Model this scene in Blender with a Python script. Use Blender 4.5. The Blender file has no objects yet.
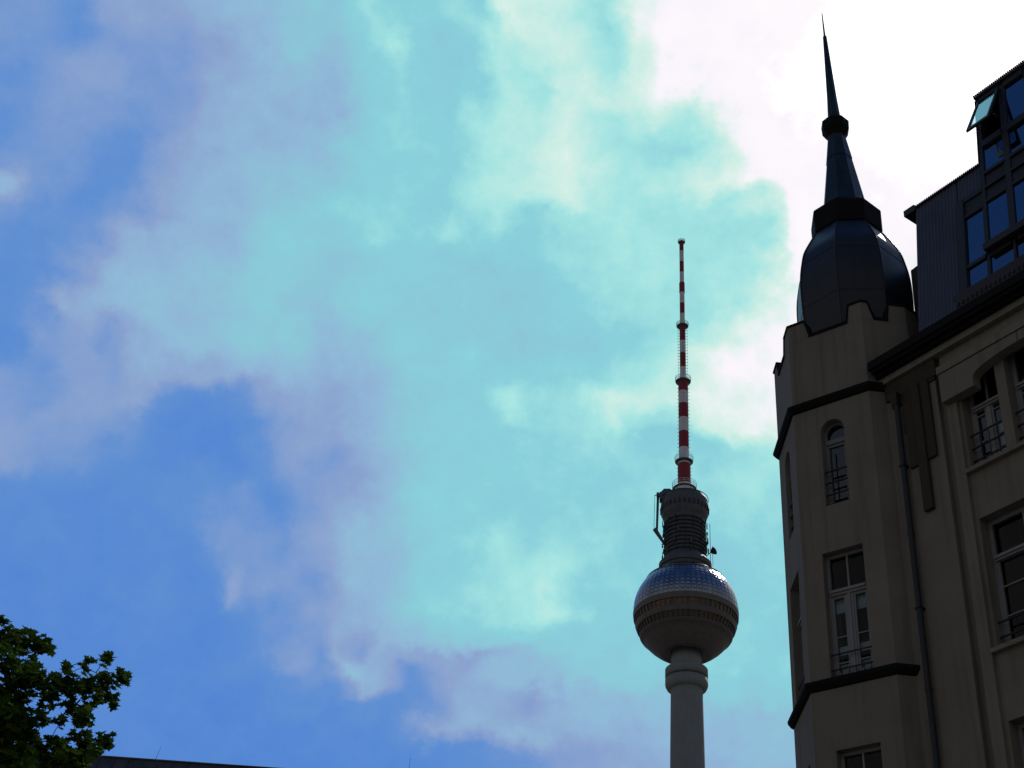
import bpy, math, random
from mathutils import Vector, Matrix
R = math.radians
random.seed(7)
scene = bpy.context.scene
col = scene.collection

# ------------------------------------------------------------------ camera
F_PX, PITCH, ROLL = 1500.0, R(35.5), R(4.0)
fwd = Vector((0, math.cos(PITCH), math.sin(PITCH)))
right0 = Vector((1, 0, 0)); up0 = right0.cross(fwd)
cam_r = right0 * math.cos(ROLL) + up0 * math.sin(ROLL)
cam_u = -right0 * math.sin(ROLL) + up0 * math.cos(ROLL)
cd = bpy.data.cameras.new('camera'); cam = bpy.data.objects.new('camera', cd); col.objects.link(cam)
cd.sensor_fit = 'HORIZONTAL'; cd.sensor_width = 36.0; cd.lens = F_PX / 1024 * 36.0
cd.clip_start = 0.1; cd.clip_end = 20000
m = Matrix((cam_r, cam_u, -fwd)).transposed().to_4x4(); m.translation = (0, 0, 1.6)
cam.matrix_world = m
scene.camera = cam

# ------------------------------------------------------------------ light
SUN_AZ, SUN_EL = R(28.0), R(45.8)
def dirv(az, el): return Vector((math.sin(az)*math.cos(el), math.cos(az)*math.cos(el), math.sin(el)))
S = dirv(SUN_AZ, SUN_EL)
GLOW = dirv(R(21.0), R(46.4))            # heart of the bright cloud beside the sun
ld = bpy.data.lights.new('sun', 'SUN'); lo = bpy.data.objects.new('sun', ld); col.objects.link(lo)
ld.energy = 3.2; ld.angle = R(0.53); ld.color = (1.0, 0.95, 0.86)
lo.rotation_euler = S.to_track_quat('Z', 'Y').to_euler(); lo.location = (60, 60, 120)
vs = scene.view_settings
vs.view_transform = 'Standard'; vs.look = 'None'; vs.exposure = 0.0; vs.gamma = 1.0; vs.use_curve_mapping = False

# ------------------------------------------------------------------ world: sky texture with thin cloud sheets, all laid out by compass direction
w = bpy.data.worlds.new('World'); scene.world = w; w.use_nodes = True
nt = w.node_tree; nt.nodes.clear(); NL = nt.links
def N(t, **kw):
    n = nt.nodes.new(t)
    for k, v in kw.items(): setattr(n, k, v)
    return n
def setin(n, i, v):
    if hasattr(v, 'is_output') or isinstance(v, bpy.types.NodeSocket): NL.new(v, n.inputs[i])
    else: n.inputs[i].default_value = v
def math_(op, a, b=0.0, clamp=False):
    n = N('ShaderNodeMath', operation=op, use_clamp=clamp); setin(n, 0, a); setin(n, 1, b); return n.outputs[0]
def vmath(op, a, b=None, out=0):
    n = N('ShaderNodeVectorMath', operation=op); setin(n, 0, a)
    if b is not None: setin(n, 1, b)
    return n.outputs[out]
def smooth(v, a, b, o0=0.0, o1=1.0):
    n = N('ShaderNodeMapRange', interpolation_type='SMOOTHSTEP'); setin(n, 0, v)
    for i, q in zip((1, 2, 3, 4), (a, b, o0, o1)): n.inputs[i].default_value = q
    return n.outputs[0]
def mixc(f, a, b):
    n = N('ShaderNodeMix', data_type='RGBA'); setin(n, 0, f); setin(n, 6, a); setin(n, 7, b); return n.outputs[2]
def noise(vec, scale, detail=6.0, rough=0.55, off=(0, 0, 0), stretch=None):
    mp = N('ShaderNodeMapping'); NL.new(vec, mp.inputs[0]); mp.inputs[1].default_value = off
    if stretch: mp.inputs[3].default_value = stretch
    n = N('ShaderNodeTexNoise'); NL.new(mp.outputs[0], n.inputs['Vector'])
    n.inputs['Scale'].default_value = scale; n.inputs['Detail'].default_value = detail; n.inputs['Roughness'].default_value = rough
    return n.outputs[0], n.outputs[1]
def lin(r, g, b, k=10.0):
    f = lambda c: (c/255/12.92 if c/255 <= .04045 else ((c/255+.055)/1.055)**2.4)
    return (f(r)*k, f(g)*k, f(b)*k, 1)
tc = N('ShaderNodeTexCoord'); D0 = vmath('NORMALIZE', tc.outputs['Generated'])
sky = N('ShaderNodeTexSky', sky_type='NISHITA'); sky.sun_disc = False
sky.sun_elevation = SUN_EL; sky.sun_rotation = SUN_AZ; sky.altitude = 40; sky.air_density = 1.0; sky.dust_density = 0.6; sky.ozone_density = 2.0
# cloud brightness over the front half of the sky: soft scattered samples by direction, feathered by turbulence
_, wc = noise(D0, 7.0, 4, 0.55)
_, wc2 = noise(D0, 22.0, 7, 0.62, (3, 1, 2))
def scale(v, k):
    n = N('ShaderNodeVectorMath', operation='SCALE'); NL.new(v, n.inputs[0]); n.inputs['Scale'].default_value = k; return n.outputs[0]
D1 = vmath('ADD', D0, scale(vmath('SUBTRACT', wc, (.5, .5, .5)), 0.045))
D1 = vmath('NORMALIZE', vmath('ADD', D1, scale(vmath('SUBTRACT', wc2, (.5, .5, .5)), 0.05)))
CLOUD = [  # (height in the sheet, [(position across, brightness), ...]), tangent units around the compass direction below
    (0.2460, [(-0.335, 0.24), (-0.308, 0.23), (-0.285, 0.18), (-0.268, 0.34), (-0.241, 0.36), (-0.215, 0.38), (-0.188, 0.46), (-0.161, 0.50), (-0.135, 0.57), (-0.118, 0.56), (-0.095, 0.74), (-0.078, 0.66), (-0.055, 0.65), (-0.031, 0.70), (-0.011, 0.66), (0.005, 0.90), (0.022, 0.88), (0.045, 0.80), (0.062, 0.72), (0.082, 0.92), (0.099, 0.92), (0.119, 1.00), (0.152, 1.03)]),
    (0.2227, [(-0.335, 0.23), (-0.308, 0.21), (-0.288, 0.16), (-0.268, 0.29), (-0.241, 0.29), (-0.218, 0.30), (-0.191, 0.38), (-0.165, 0.46), (-0.141, 0.57), (-0.121, 0.50), (-0.105, 0.60), (-0.087, 0.76), (-0.068, 0.63), (-0.045, 0.63), (-0.028, 0.66), (-0.011, 0.80), (0.009, 0.82), (0.032, 0.85), (0.052, 0.80), (0.069, 0.75), (0.084, 0.88), (0.102, 0.88), (0.119, 1.00), (0.152, 1.03)]),
    (0.2013, [(-0.335, 0.17), (-0.315, 0.21), (-0.295, 0.29), (-0.271, 0.34), (-0.255, 0.34), (-0.235, 0.23), (-0.215, 0.28), (-0.195, 0.38), (-0.168, 0.46), (-0.141, 0.50), (-0.125, 0.46), (-0.105, 0.60), (-0.081, 0.70), (-0.061, 0.66), (-0.041, 0.63), (-0.025, 0.64), (-0.008, 0.80), (0.015, 0.76), (0.029, 0.72), (0.039, 0.82), (0.059, 0.86), (0.079, 0.88), (0.099, 0.94), (0.115, 0.96), (0.132, 1.00), (0.152, 1.03)]),
    (0.1787, [(-0.335, 0.15), (-0.315, 0.20), (-0.295, 0.30), (-0.271, 0.26), (-0.248, 0.23), (-0.228, 0.30), (-0.201, 0.40), (-0.175, 0.44), (-0.148, 0.46), (-0.125, 0.42), (-0.108, 0.60), (-0.085, 0.68), (-0.061, 0.64), (-0.041, 0.63), (-0.025, 0.75), (-0.001, 0.82), (0.019, 0.80), (0.039, 0.86), (0.059, 0.80), (0.079, 0.80), (0.095, 0.86), (0.119, 0.76), (0.139, 0.92), (0.155, 1.00)]),
    (0.1560, [(-0.335, 0.23), (-0.315, 0.23), (-0.295, 0.26), (-0.271, 0.17), (-0.251, 0.18), (-0.231, 0.36), (-0.201, 0.42), (-0.175, 0.45), (-0.148, 0.47), (-0.125, 0.50), (-0.101, 0.62), (-0.075, 0.66), (-0.048, 0.64), (-0.025, 0.70), (-0.005, 0.77), (0.019, 0.84), (0.039, 0.88), (0.059, 0.80), (0.079, 0.74), (0.099, 0.72), (0.123, 0.74), (0.140, 0.86), (0.155, 0.99), (0.169, 1.02)]),
    (0.1320, [(-0.336, 0.46), (-0.325, 0.42), (-0.315, 0.26), (-0.301, 0.23), (-0.278, 0.16), (-0.258, 0.17), (-0.240, 0.34), (-0.218, 0.41), (-0.191, 0.45), (-0.165, 0.51), (-0.141, 0.57), (-0.121, 0.58), (-0.095, 0.62), (-0.068, 0.66), (-0.048, 0.64), (-0.025, 0.76), (-0.001, 0.80), (0.022, 0.85), (0.039, 0.88), (0.059, 0.78), (0.085, 0.76), (0.119, 0.84), (0.135, 0.90), (0.149, 0.93), (0.165, 1.00)]),
    (0.1147, [(-0.335, 0.27), (-0.308, 0.16), (-0.281, 0.15), (-0.258, 0.23), (-0.238, 0.36), (-0.215, 0.42), (-0.188, 0.46), (-0.161, 0.55), (-0.138, 0.62), (-0.101, 0.68), (-0.075, 0.70), (-0.048, 0.64), (-0.025, 0.74), (-0.005, 0.78), (0.009, 0.68), (0.025, 0.70), (0.049, 0.76), (0.072, 0.78), (0.092, 0.74), (0.119, 0.74), (0.145, 0.76), (0.162, 0.83), (0.173, 0.88), (0.185, 1.03)]),
    (0.0973, [(-0.335, 0.18), (-0.308, 0.16), (-0.281, 0.18), (-0.265, 0.38), (-0.241, 0.44), (-0.215, 0.46), (-0.181, 0.48), (-0.155, 0.60), (-0.121, 0.60), (-0.085, 0.72), (-0.061, 0.66), (-0.045, 0.76), (-0.021, 0.66), (0.005, 0.64), (0.022, 0.66), (0.045, 0.75), (0.085, 0.77), (0.112, 0.76), (0.139, 0.74), (0.159, 0.74), (0.175, 0.74), (0.187, 0.86), (0.193, 1.00)]),
    (0.0773, [(-0.335, 0.14), (-0.308, 0.14), (-0.288, 0.30), (-0.271, 0.46), (-0.248, 0.48), (-0.221, 0.48), (-0.195, 0.52), (-0.168, 0.58), (-0.141, 0.58), (-0.115, 0.56), (-0.088, 0.61), (-0.061, 0.62), (-0.035, 0.60), (-0.015, 0.56), (0.019, 0.64), (0.045, 0.72), (0.072, 0.77), (0.099, 0.76), (0.132, 0.74), (0.159, 0.76), (0.181, 0.88), (0.190, 1.00)]),
    (0.0547, [(-0.335, 0.10), (-0.315, 0.20), (-0.305, 0.40), (-0.288, 0.42), (-0.268, 0.46), (-0.241, 0.50), (-0.215, 0.52), (-0.188, 0.55), (-0.165, 0.60), (-0.141, 0.56), (-0.121, 0.52), (-0.105, 0.60), (-0.075, 0.62), (-0.041, 0.61), (-0.008, 0.58), (0.012, 0.59), (0.032, 0.62), (0.065, 0.73), (0.092, 0.76), (0.125, 0.70), (0.152, 0.78), (0.175, 0.93), (0.185, 1.00)]),
    (0.0307, [(-0.335, 0.10), (-0.318, 0.28), (-0.301, 0.34), (-0.285, 0.36), (-0.271, 0.24), (-0.255, 0.42), (-0.235, 0.50), (-0.208, 0.48), (-0.175, 0.58), (-0.148, 0.56), (-0.121, 0.48), (-0.095, 0.56), (-0.068, 0.62), (-0.041, 0.61), (-0.008, 0.59), (0.012, 0.58), (0.039, 0.61), (0.065, 0.66), (0.092, 0.72), (0.119, 0.74), (0.139, 0.86), (0.155, 0.97), (0.179, 0.98)]),
    (0.0073, [(-0.335, 0.28), (-0.318, 0.22), (-0.301, 0.34), (-0.278, 0.36), (-0.261, 0.30), (-0.245, 0.40), (-0.225, 0.40), (-0.205, 0.40), (-0.178, 0.46), (-0.151, 0.48), (-0.118, 0.44), (-0.095, 0.50), (-0.068, 0.60), (-0.041, 0.62), (-0.015, 0.61), (0.012, 0.62), (0.045, 0.64), (0.065, 0.73), (0.085, 0.76), (0.125, 0.86), (0.145, 0.98), (0.165, 0.98), (0.182, 1.00)]),
    (-0.0140, [(-0.335, 0.28), (-0.315, 0.30), (-0.291, 0.34), (-0.268, 0.34), (-0.248, 0.38), (-0.235, 0.18), (-0.215, 0.10), (-0.195, 0.12), (-0.171, 0.30), (-0.148, 0.38), (-0.121, 0.38), (-0.101, 0.46), (-0.075, 0.56), (-0.048, 0.60), (-0.021, 0.63), (-0.001, 0.77), (0.015, 0.70), (0.039, 0.70), (0.059, 0.84), (0.075, 0.83), (0.099, 0.85), (0.125, 0.90), (0.149, 0.93), (0.162, 0.95), (0.175, 0.98)]),
    (-0.0307, [(-0.336, 0.34), (-0.315, 0.28), (-0.291, 0.28), (-0.268, 0.26), (-0.248, 0.20), (-0.231, 0.10), (-0.208, 0.07), (-0.185, 0.08), (-0.161, 0.24), (-0.141, 0.36), (-0.121, 0.35), (-0.101, 0.45), (-0.075, 0.55), (-0.048, 0.63), (-0.015, 0.64), (0.019, 0.67), (0.042, 0.74), (0.065, 0.82), (0.085, 0.75), (0.102, 0.72), (0.125, 0.90), (0.145, 0.93), (0.165, 0.94), (0.179, 0.90)]),
    (-0.0473, [(-0.338, 0.36), (-0.315, 0.24), (-0.288, 0.22), (-0.261, 0.16), (-0.241, 0.08), (-0.215, 0.06), (-0.188, 0.05), (-0.161, 0.18), (-0.138, 0.34), (-0.125, 0.26), (-0.108, 0.38), (-0.088, 0.46), (-0.061, 0.60), (-0.021, 0.64), (0.019, 0.68), (0.045, 0.70), (0.072, 0.66), (0.099, 0.64), (0.125, 0.67), (0.149, 0.73), (0.169, 0.78)]),
    (-0.0773, [(-0.328, 0.12), (-0.295, 0.10), (-0.255, 0.10), (-0.228, 0.10), (-0.205, 0.20), (-0.185, 0.22), (-0.158, 0.10), (-0.138, 0.24), (-0.118, 0.36), (-0.095, 0.44), (-0.068, 0.60), (-0.041, 0.63), (-0.008, 0.65), (0.032, 0.66), (0.072, 0.66), (0.145, 0.76), (0.172, 0.72)]),
    (-0.1040, [(-0.328, 0.06), (-0.288, 0.06), (-0.255, 0.06), (-0.235, 0.12), (-0.215, 0.08), (-0.195, 0.26), (-0.175, 0.26), (-0.158, 0.20), (-0.141, 0.34), (-0.121, 0.40), (-0.101, 0.50), (-0.078, 0.50), (-0.058, 0.62), (-0.035, 0.64), (-0.011, 0.75), (0.012, 0.68), (0.039, 0.71), (0.072, 0.66), (0.165, 0.68)]),
    (-0.1320, [(-0.321, 0.04), (-0.288, 0.06), (-0.248, 0.10), (-0.221, 0.08), (-0.198, 0.10), (-0.185, 0.36), (-0.171, 0.22), (-0.148, 0.30), (-0.135, 0.22), (-0.115, 0.44), (-0.088, 0.50), (-0.061, 0.62), (-0.048, 0.62), (-0.021, 0.70), (0.005, 0.76), (0.029, 0.79), (0.059, 0.66), (0.165, 0.64)]),
    (-0.1520, [(-0.288, 0.05), (-0.255, 0.06), (-0.208, 0.05), (-0.175, 0.12), (-0.148, 0.22), (-0.125, 0.40), (-0.105, 0.44), (-0.085, 0.50), (-0.058, 0.65), (-0.028, 0.65), (0.005, 0.76), (0.032, 0.80), (0.059, 0.63), (0.165, 0.66)]),
    (-0.1740, [(-0.281, 0.05), (-0.208, 0.04), (-0.175, 0.08), (-0.151, 0.30), (-0.135, 0.20), (-0.121, 0.42), (-0.098, 0.30), (-0.081, 0.46), (-0.058, 0.52), (-0.021, 0.58), (0.012, 0.64), (0.045, 0.62), (0.072, 0.65), (0.165, 0.67)]),
    (-0.1867, [(-0.281, 0.05), (-0.208, 0.05), (-0.155, 0.12), (-0.129, 0.24), (-0.111, 0.48), (-0.091, 0.40), (-0.068, 0.40), (-0.048, 0.38), (-0.021, 0.34), (0.005, 0.50), (0.032, 0.63), (0.059, 0.62), (0.092, 0.64), (0.139, 0.67)]),
    (-0.2013, [(-0.241, 0.06), (-0.195, 0.05), (-0.155, 0.08), (-0.128, 0.16), (-0.108, 0.42), (-0.091, 0.40), (-0.076, 0.30), (-0.061, 0.18), (-0.035, 0.34), (-0.008, 0.46), (0.025, 0.52), (0.059, 0.60), (0.085, 0.60), (0.145, 0.62)]),
    (-0.2173, [(-0.255, 0.05), (-0.175, 0.05), (-0.141, 0.04), (-0.111, 0.16), (-0.075, 0.12), (-0.048, 0.20), (-0.025, 0.40), (-0.001, 0.38), (0.019, 0.30), (0.045, 0.46), (0.079, 0.50), (0.145, 0.50)]),
    (-0.2360, [(-0.255, 0.04), (-0.175, 0.04), (-0.115, 0.04), (-0.081, 0.10), (-0.055, 0.36), (-0.028, 0.42), (0.005, 0.44), (0.045, 0.44), (0.085, 0.46), (0.152, 0.50)]),
    (-0.2533, [(-0.255, 0.03), (-0.141, 0.03), (-0.075, 0.04), (-0.041, 0.08), (-0.008, 0.14), (0.032, 0.30), (0.072, 0.40), (0.159, 0.48)]),
]
def madd(a, b, c_):
    n = N('ShaderNodeMath', operation='MULTIPLY_ADD'); setin(n, 0, a); setin(n, 1, b); setin(n, 2, c_); return n.outputs[0]
# a cloud sheet facing the compass direction 0 deg, 35.5 deg up, its axes turned by four degrees
SC_C = Vector((0, math.cos(R(35.5)), math.sin(R(35.5)))); SC_X = Vector((math.cos(R(4)), -math.sin(R(35.5))*math.sin(R(4)), math.cos(R(35.5))*math.sin(R(4)))); SC_Y = SC_X.cross(SC_C)
if SC_Y.z < 0: SC_Y = -SC_Y
dz = math_('MAXIMUM', vmath('DOT_PRODUCT', D1, tuple(SC_C), 1), .2)
SX = math_('DIVIDE', vmath('DOT_PRODUCT', D1, tuple(SC_X), 1), dz); SY = math_('DIVIDE', vmath('DOT_PRODUCT', D1, tuple(SC_Y), 1), dz)
SXn = madd(SX, 1/.72, .5)
V = None
for k, (hy, stops_) in enumerate(CLOUD):
    rn = N('ShaderNodeValToRGB'); el_ = rn.color_ramp.elements; rn.color_ramp.interpolation = 'LINEAR'
    while len(el_) < len(stops_): el_.new(.5)
    for e_, (px_, v_) in zip(el_, stops_): e_.position = px_/.72+.5; e_.color = (v_/1.1, v_/1.1, v_/1.1, 1)
    NL.new(SXn, rn.inputs[0])
    if V is None: V = rn.outputs[0]
    else:
        mr_ = N('ShaderNodeMapRange', interpolation_type='SMOOTHSTEP'); NL.new(SY, mr_.inputs[0]); mr_.inputs[1].default_value = hy; mr_.inputs[2].default_value = CLOUD[k-1][0]; mr_.inputs[3].default_value = 1; mr_.inputs[4].default_value = 0
        mm_ = N('ShaderNodeMix', data_type='RGBA'); NL.new(mr_.outputs[0], mm_.inputs[0]); NL.new(V, mm_.inputs[6]); NL.new(rn.outputs[0], mm_.inputs[7]); V = mm_.outputs[2]
V = math_('MULTIPLY', V, 1.1)
nf, _ = noise(D0, 20.0, 9, 0.62, (1.3, 0.2, 0.7), (1, 1, 1.4))
nf2, _ = noise(D0, 38.0, 8, 0.62, (7.3, 5.2, 0.4))
V = math_('ADD', V, madd(math_('SUBTRACT', nf, 0.5), 0.15, math_('MULTIPLY', math_('SUBTRACT', nf2, 0.5), 0.19)))
ramp = N('ShaderNodeValToRGB'); cr_ = ramp.color_ramp; cr_.interpolation = 'LINEAR'
stops = [(0.0, (82, 133, 211)), (.16, (98, 144, 209)), (.36, (138, 163, 207)), (.48, (144, 184, 215)), (.58, (139, 200, 216)), (.66, (138, 208, 219)), (.77, (165, 228, 226)), (.89, (210, 239, 230)), (.98, (250, 245, 252)), (1.1, (255, 252, 255))]
while len(cr_.elements) < len(stops): cr_.elements.new(.5)
for e_, (p, c_) in zip(cr_.elements, stops): e_.position = p/1.1; e_.color = lin(*c_, 1)
NL.new(math_('DIVIDE', V, 1.1), ramp.inputs[0])
front_c = N('ShaderNodeMix', data_type='RGBA', blend_type='MULTIPLY'); front_c.inputs[0].default_value = 1.0
NL.new(ramp.outputs[0], front_c.inputs[6]); front_c.inputs[7].default_value = (10, 10, 10, 1)
ang2 = N('ShaderNodeMath', operation='ARCCOSINE'); NL.new(vmath('DOT_PRODUCT', vmath('NORMALIZE', vmath('ADD', D0, scale(vmath('SUBTRACT', wc2, (.5, .5, .5)), 0.12))), tuple(GLOW), 1), ang2.inputs[0])
front = mixc(smooth(ang2.outputs[0], R(0.3), R(5.2), 1.0, 0.0), front_c.outputs[2], (26, 25, 24, 1))
# rest of the sky: clear-sky model overhead, unseen grey haze added lower down to neutralise the wall light
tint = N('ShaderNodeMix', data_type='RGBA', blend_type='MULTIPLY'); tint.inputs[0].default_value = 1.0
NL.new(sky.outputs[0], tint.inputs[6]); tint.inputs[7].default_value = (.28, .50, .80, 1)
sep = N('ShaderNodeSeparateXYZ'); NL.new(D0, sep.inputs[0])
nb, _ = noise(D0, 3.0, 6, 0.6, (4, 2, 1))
fill_haze_c = mixc(smooth(nb, .35, .65), (1.68, 1.72, 1.80, 1), (2.75, 2.74, 2.76, 1))
rest = mixc(smooth(sep.outputs[2], .45, .80), fill_haze_c, tint.outputs[2])
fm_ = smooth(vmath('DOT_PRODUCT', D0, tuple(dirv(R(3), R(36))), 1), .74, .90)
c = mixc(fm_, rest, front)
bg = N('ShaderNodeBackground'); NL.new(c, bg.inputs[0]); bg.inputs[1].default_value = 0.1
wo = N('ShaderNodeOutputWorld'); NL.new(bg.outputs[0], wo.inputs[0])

# ------------------------------------------------------------------ materials
def material(name, base, rough=0.8, metal=0.0, var=0.25, scale=2.0, bump=0.0, bscale=30.0, streak=0.0, spec=0.5, perleaf=None, coords='Object'):
    mt = bpy.data.materials.new(name); mt.use_nodes = True
    t = mt.node_tree; b = t.nodes['Principled BSDF']
    b.inputs['Roughness'].default_value = rough; b.inputs['Metallic'].default_value = metal
    b.inputs['Specular IOR Level'].default_value = spec
    tcn = t.nodes.new('ShaderNodeTexCoord')
    nz = t.nodes.new('ShaderNodeTexNoise'); nz.inputs['Scale'].default_value = scale; nz.inputs['Detail'].default_value = 8; nz.inputs['Roughness'].default_value = .62
    t.links.new(tcn.outputs[coords], nz.inputs['Vector'])
    mxn = t.nodes.new('ShaderNodeMix'); mxn.data_type = 'RGBA'
    mxn.inputs[6].default_value = (*[q*(1-var) for q in base], 1); mxn.inputs[7].default_value = (*[min(1, q*(1+var)) for q in base], 1)
    rp = t.nodes.new('ShaderNodeMapRange'); rp.inputs[1].default_value = .3; rp.inputs[2].default_value = .7
    t.links.new(nz.outputs[0], rp.inputs[0]); t.links.new(rp.outputs[0], mxn.inputs[0])
    out = mxn.outputs[2]
    if streak:
        mp = t.nodes.new('ShaderNodeMapping'); mp.inputs[3].default_value = (3.2, 3.2, 0.16)
        t.links.new(tcn.outputs[coords], mp.inputs[0])
        n2 = t.nodes.new('ShaderNodeTexNoise'); n2.inputs['Scale'].default_value = 1.6; n2.inputs['Detail'].default_value = 6
        t.links.new(mp.outputs[0], n2.inputs['Vector'])
        r2 = t.nodes.new('ShaderNodeMapRange'); r2.inputs[1].default_value = .5; r2.inputs[2].default_value = .72; r2.inputs[3].default_value = 1; r2.inputs[4].default_value = 1-streak
        t.links.new(n2.outputs[0], r2.inputs[0])
        mm = t.nodes.new('ShaderNodeMix'); mm.data_type = 'RGBA'; mm.blend_type = 'MULTIPLY'; mm.inputs[0].default_value = 1
        t.links.new(out, mm.inputs[6]); t.links.new(r2.outputs[0], mm.inputs[7]); out = mm.outputs[2]
    t.links.new(out, b.inputs['Base Color'])
    rr = t.nodes.new('ShaderNodeMapRange'); rr.inputs[1].default_value = .3; rr.inputs[2].default_value = .7
    rr.inputs[3].default_value = max(.02, rough-.08); rr.inputs[4].default_value = min(1, rough+.08)
    t.links.new(nz.outputs[0], rr.inputs[0]); t.links.new(rr.outputs[0], b.inputs['Roughness'])
    if bump:
        n3 = t.nodes.new('ShaderNodeTexNoise'); n3.inputs['Scale'].default_value = bscale; n3.inputs['Detail'].default_value = 4
        t.links.new(tcn.outputs[coords], n3.inputs['Vector'])
        bp = t.nodes.new('ShaderNodeBump'); bp.inputs['Strength'].default_value = bump; bp.inputs['Distance'].default_value = .02
        t.links.new(n3.outputs[0], bp.inputs['Height']); t.links.new(bp.outputs[0], b.inputs['Normal'])
    return mt
def glass(name, tint=(.75, .82, .85), boost=1.0, coat=0.0, refl=(1, 1, 1)):
    mt = bpy.data.materials.new(name); mt.use_nodes = True; t = mt.node_tree; t.nodes.clear()
    o = t.nodes.new('ShaderNodeOutputMaterial'); mi = t.nodes.new('ShaderNodeMixShader'); fr = t.nodes.new('ShaderNodeFresnel'); fr.inputs[0].default_value = 1.52
    tr = t.nodes.new('ShaderNodeBsdfTransparent'); tr.inputs[0].default_value = (*tint, 1)
    gl = t.nodes.new('ShaderNodeBsdfGlossy'); gl.inputs['Roughness'].default_value = .02; gl.inputs[0].default_value = (*refl, 1)
    tcn = t.nodes.new('ShaderNodeTexCoord'); nz = t.nodes.new('ShaderNodeTexNoise'); nz.inputs['Scale'].default_value = 1.3; nz.inputs['Detail'].default_value = 1
    bp = t.nodes.new('ShaderNodeBump'); bp.inputs['Strength'].default_value = .06; bp.inputs['Distance'].default_value = .05
    t.links.new(tcn.outputs['Object'], nz.inputs['Vector']); t.links.new(nz.outputs[0], bp.inputs['Height']); t.links.new(bp.outputs[0], gl.inputs['Normal'])
    mu = t.nodes.new('ShaderNodeMath'); mu.operation = 'MULTIPLY_ADD'; mu.use_clamp = True; mu.inputs[1].default_value = boost; mu.inputs[2].default_value = coat
    ge = t.nodes.new('ShaderNodeNewGeometry'); ms = t.nodes.new('ShaderNodeMath'); ms.operation = 'SUBTRACT'; ms.inputs[0].default_value = 1; ms.use_clamp = True
    t.links.new(ge.outputs['Backfacing'], ms.inputs[1]); mv = t.nodes.new('ShaderNodeMath'); mv.operation = 'MULTIPLY'
    t.links.new(fr.outputs[0], mu.inputs[0]); t.links.new(mu.outputs[0], mv.inputs[0]); t.links.new(ms.outputs[0], mv.inputs[1]); t.links.new(mv.outputs[0], mi.inputs[0])
    t.links.new(tr.outputs[0], mi.inputs[1]); t.links.new(gl.outputs[0], mi.inputs[2]); t.links.new(mi.outputs[0], o.inputs[0])
    return mt
M = {}
M['stucco'] = material('stucco', (.180, .161, .128), .92, var=.14, scale=.9, bump=.25, bscale=45, streak=.24)
M['stucco_trim'] = material('stucco_trim', (.195, .173, .135), .9, var=.14, scale=1.4, bump=.2, bscale=50, streak=.25)
M['brown_stone'] = material('brown_stone', (.040, .031, .019), .9, var=.2, scale=2.2, bump=.3, bscale=30, streak=.2)
M['dark_metal'] = material('dark_metal', (.030, .034, .040), .5, .4, var=.3, scale=1.5)
M['dome_metal'] = material('dome_metal', (.013, .015, .014), .44, .25, var=.45, scale=1.1, streak=.3)
M['spire_metal'] = material('spire_metal', (.016, .032, .040), .45, .55, var=.3, scale=1.6, streak=.3)
M['sheet_metal'] = material('sheet_metal', (.066, .076, .096), .48, .5, var=.15, scale=1.2, streak=.2)
M['zinc'] = material('zinc', (.030, .030, .032), .6, .3, var=.25, scale=2.5)
M['pipe'] = material('pipe', (.016, .016, .017), .6, .1, var=.3, scale=2.5)
M['sash_glass'] = glass('sash_glass', (.80, .86, .95), boost=1.2, coat=.30, refl=(.85, .92, 1))
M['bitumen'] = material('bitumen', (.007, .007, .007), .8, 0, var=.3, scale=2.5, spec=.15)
M['dark_frame'] = material('dark_frame', (.020, .021, .024), .55, .2, var=.2, scale=3)
M['pale_frame'] = material('pale_frame', (.21, .208, .205), .6, var=.12, scale=3)
M['grey_frame'] = material('grey_frame', (.17, .17, .168), .6, var=.12, scale=3)
M['iron'] = material('iron', (.02, .02, .022), .6, .5, var=.3, scale=4)
M['curtain'] = material('curtain', (.75, .75, .72), .95, var=.1, scale=6)
M['interior'] = material('interior', (.05, .048, .045), .95, var=.2, scale=1)
M['glass'] = glass('glass', boost=.4, coat=.0)  # dimmer reflection built into lower panes; nothing opposite is modelled
M['sky_glass'] = glass('sky_glass', boost=1.6, coat=.01, refl=(.85, .92, 1))  # top-floor panes: stronger, bluer sky reflection built into the material
M['roof_glass'] = glass('roof_glass', (.35, .45, .55), boost=1.5, coat=.22, refl=(.68, .85, 1))
M['concrete'] = material('concrete', (.205, .225, .232), .9, var=.10, scale=.12, streak=.18, bump=.1, bscale=3)  # blue-grey cast holds the distance haze in the colour
M['steel'] = material('steel', (.22, .25, .29), .24, .95, var=.2, scale=.35)
M['tower_dark'] = material('tower_dark', (.082, .090, .104), .65, .3, var=.3, scale=.5)  # bluish lift of the colour in place of distance haze
M['belt'] = material('belt', (.120, .106, .100), .6, .4, var=.2, scale=.6)
M['belt_window'] = material('belt_window', (.075, .062, .055), .35, .4, var=.3, scale=.8)
M['amber_window'] = material('amber_window', (.13, .07, .035), .25, .6, var=.5, scale=.9)
M['mast_red'] = material('mast_red', (.23, .012, .022), .6, var=.2, scale=.5)
M['mast_white'] = material('mast_white', (.62, .64, .66), .6, var=.12, scale=.5)
M['slate'] = material('slate', (.045, .05, .055), .6, .1, var=.35, scale=1.6)
M['far_wall'] = material('far_wall', (.22, .21, .20), .9, var=.15, scale=.5, streak=.2)
M['bark'] = material('bark', (.075, .06, .045), .95, var=.4, scale=5, bump=.6, bscale=18)
M['ground'] = material('ground', (.075, .072, .068), .95, var=.3, scale=.35, bump=.3, bscale=8)

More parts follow.
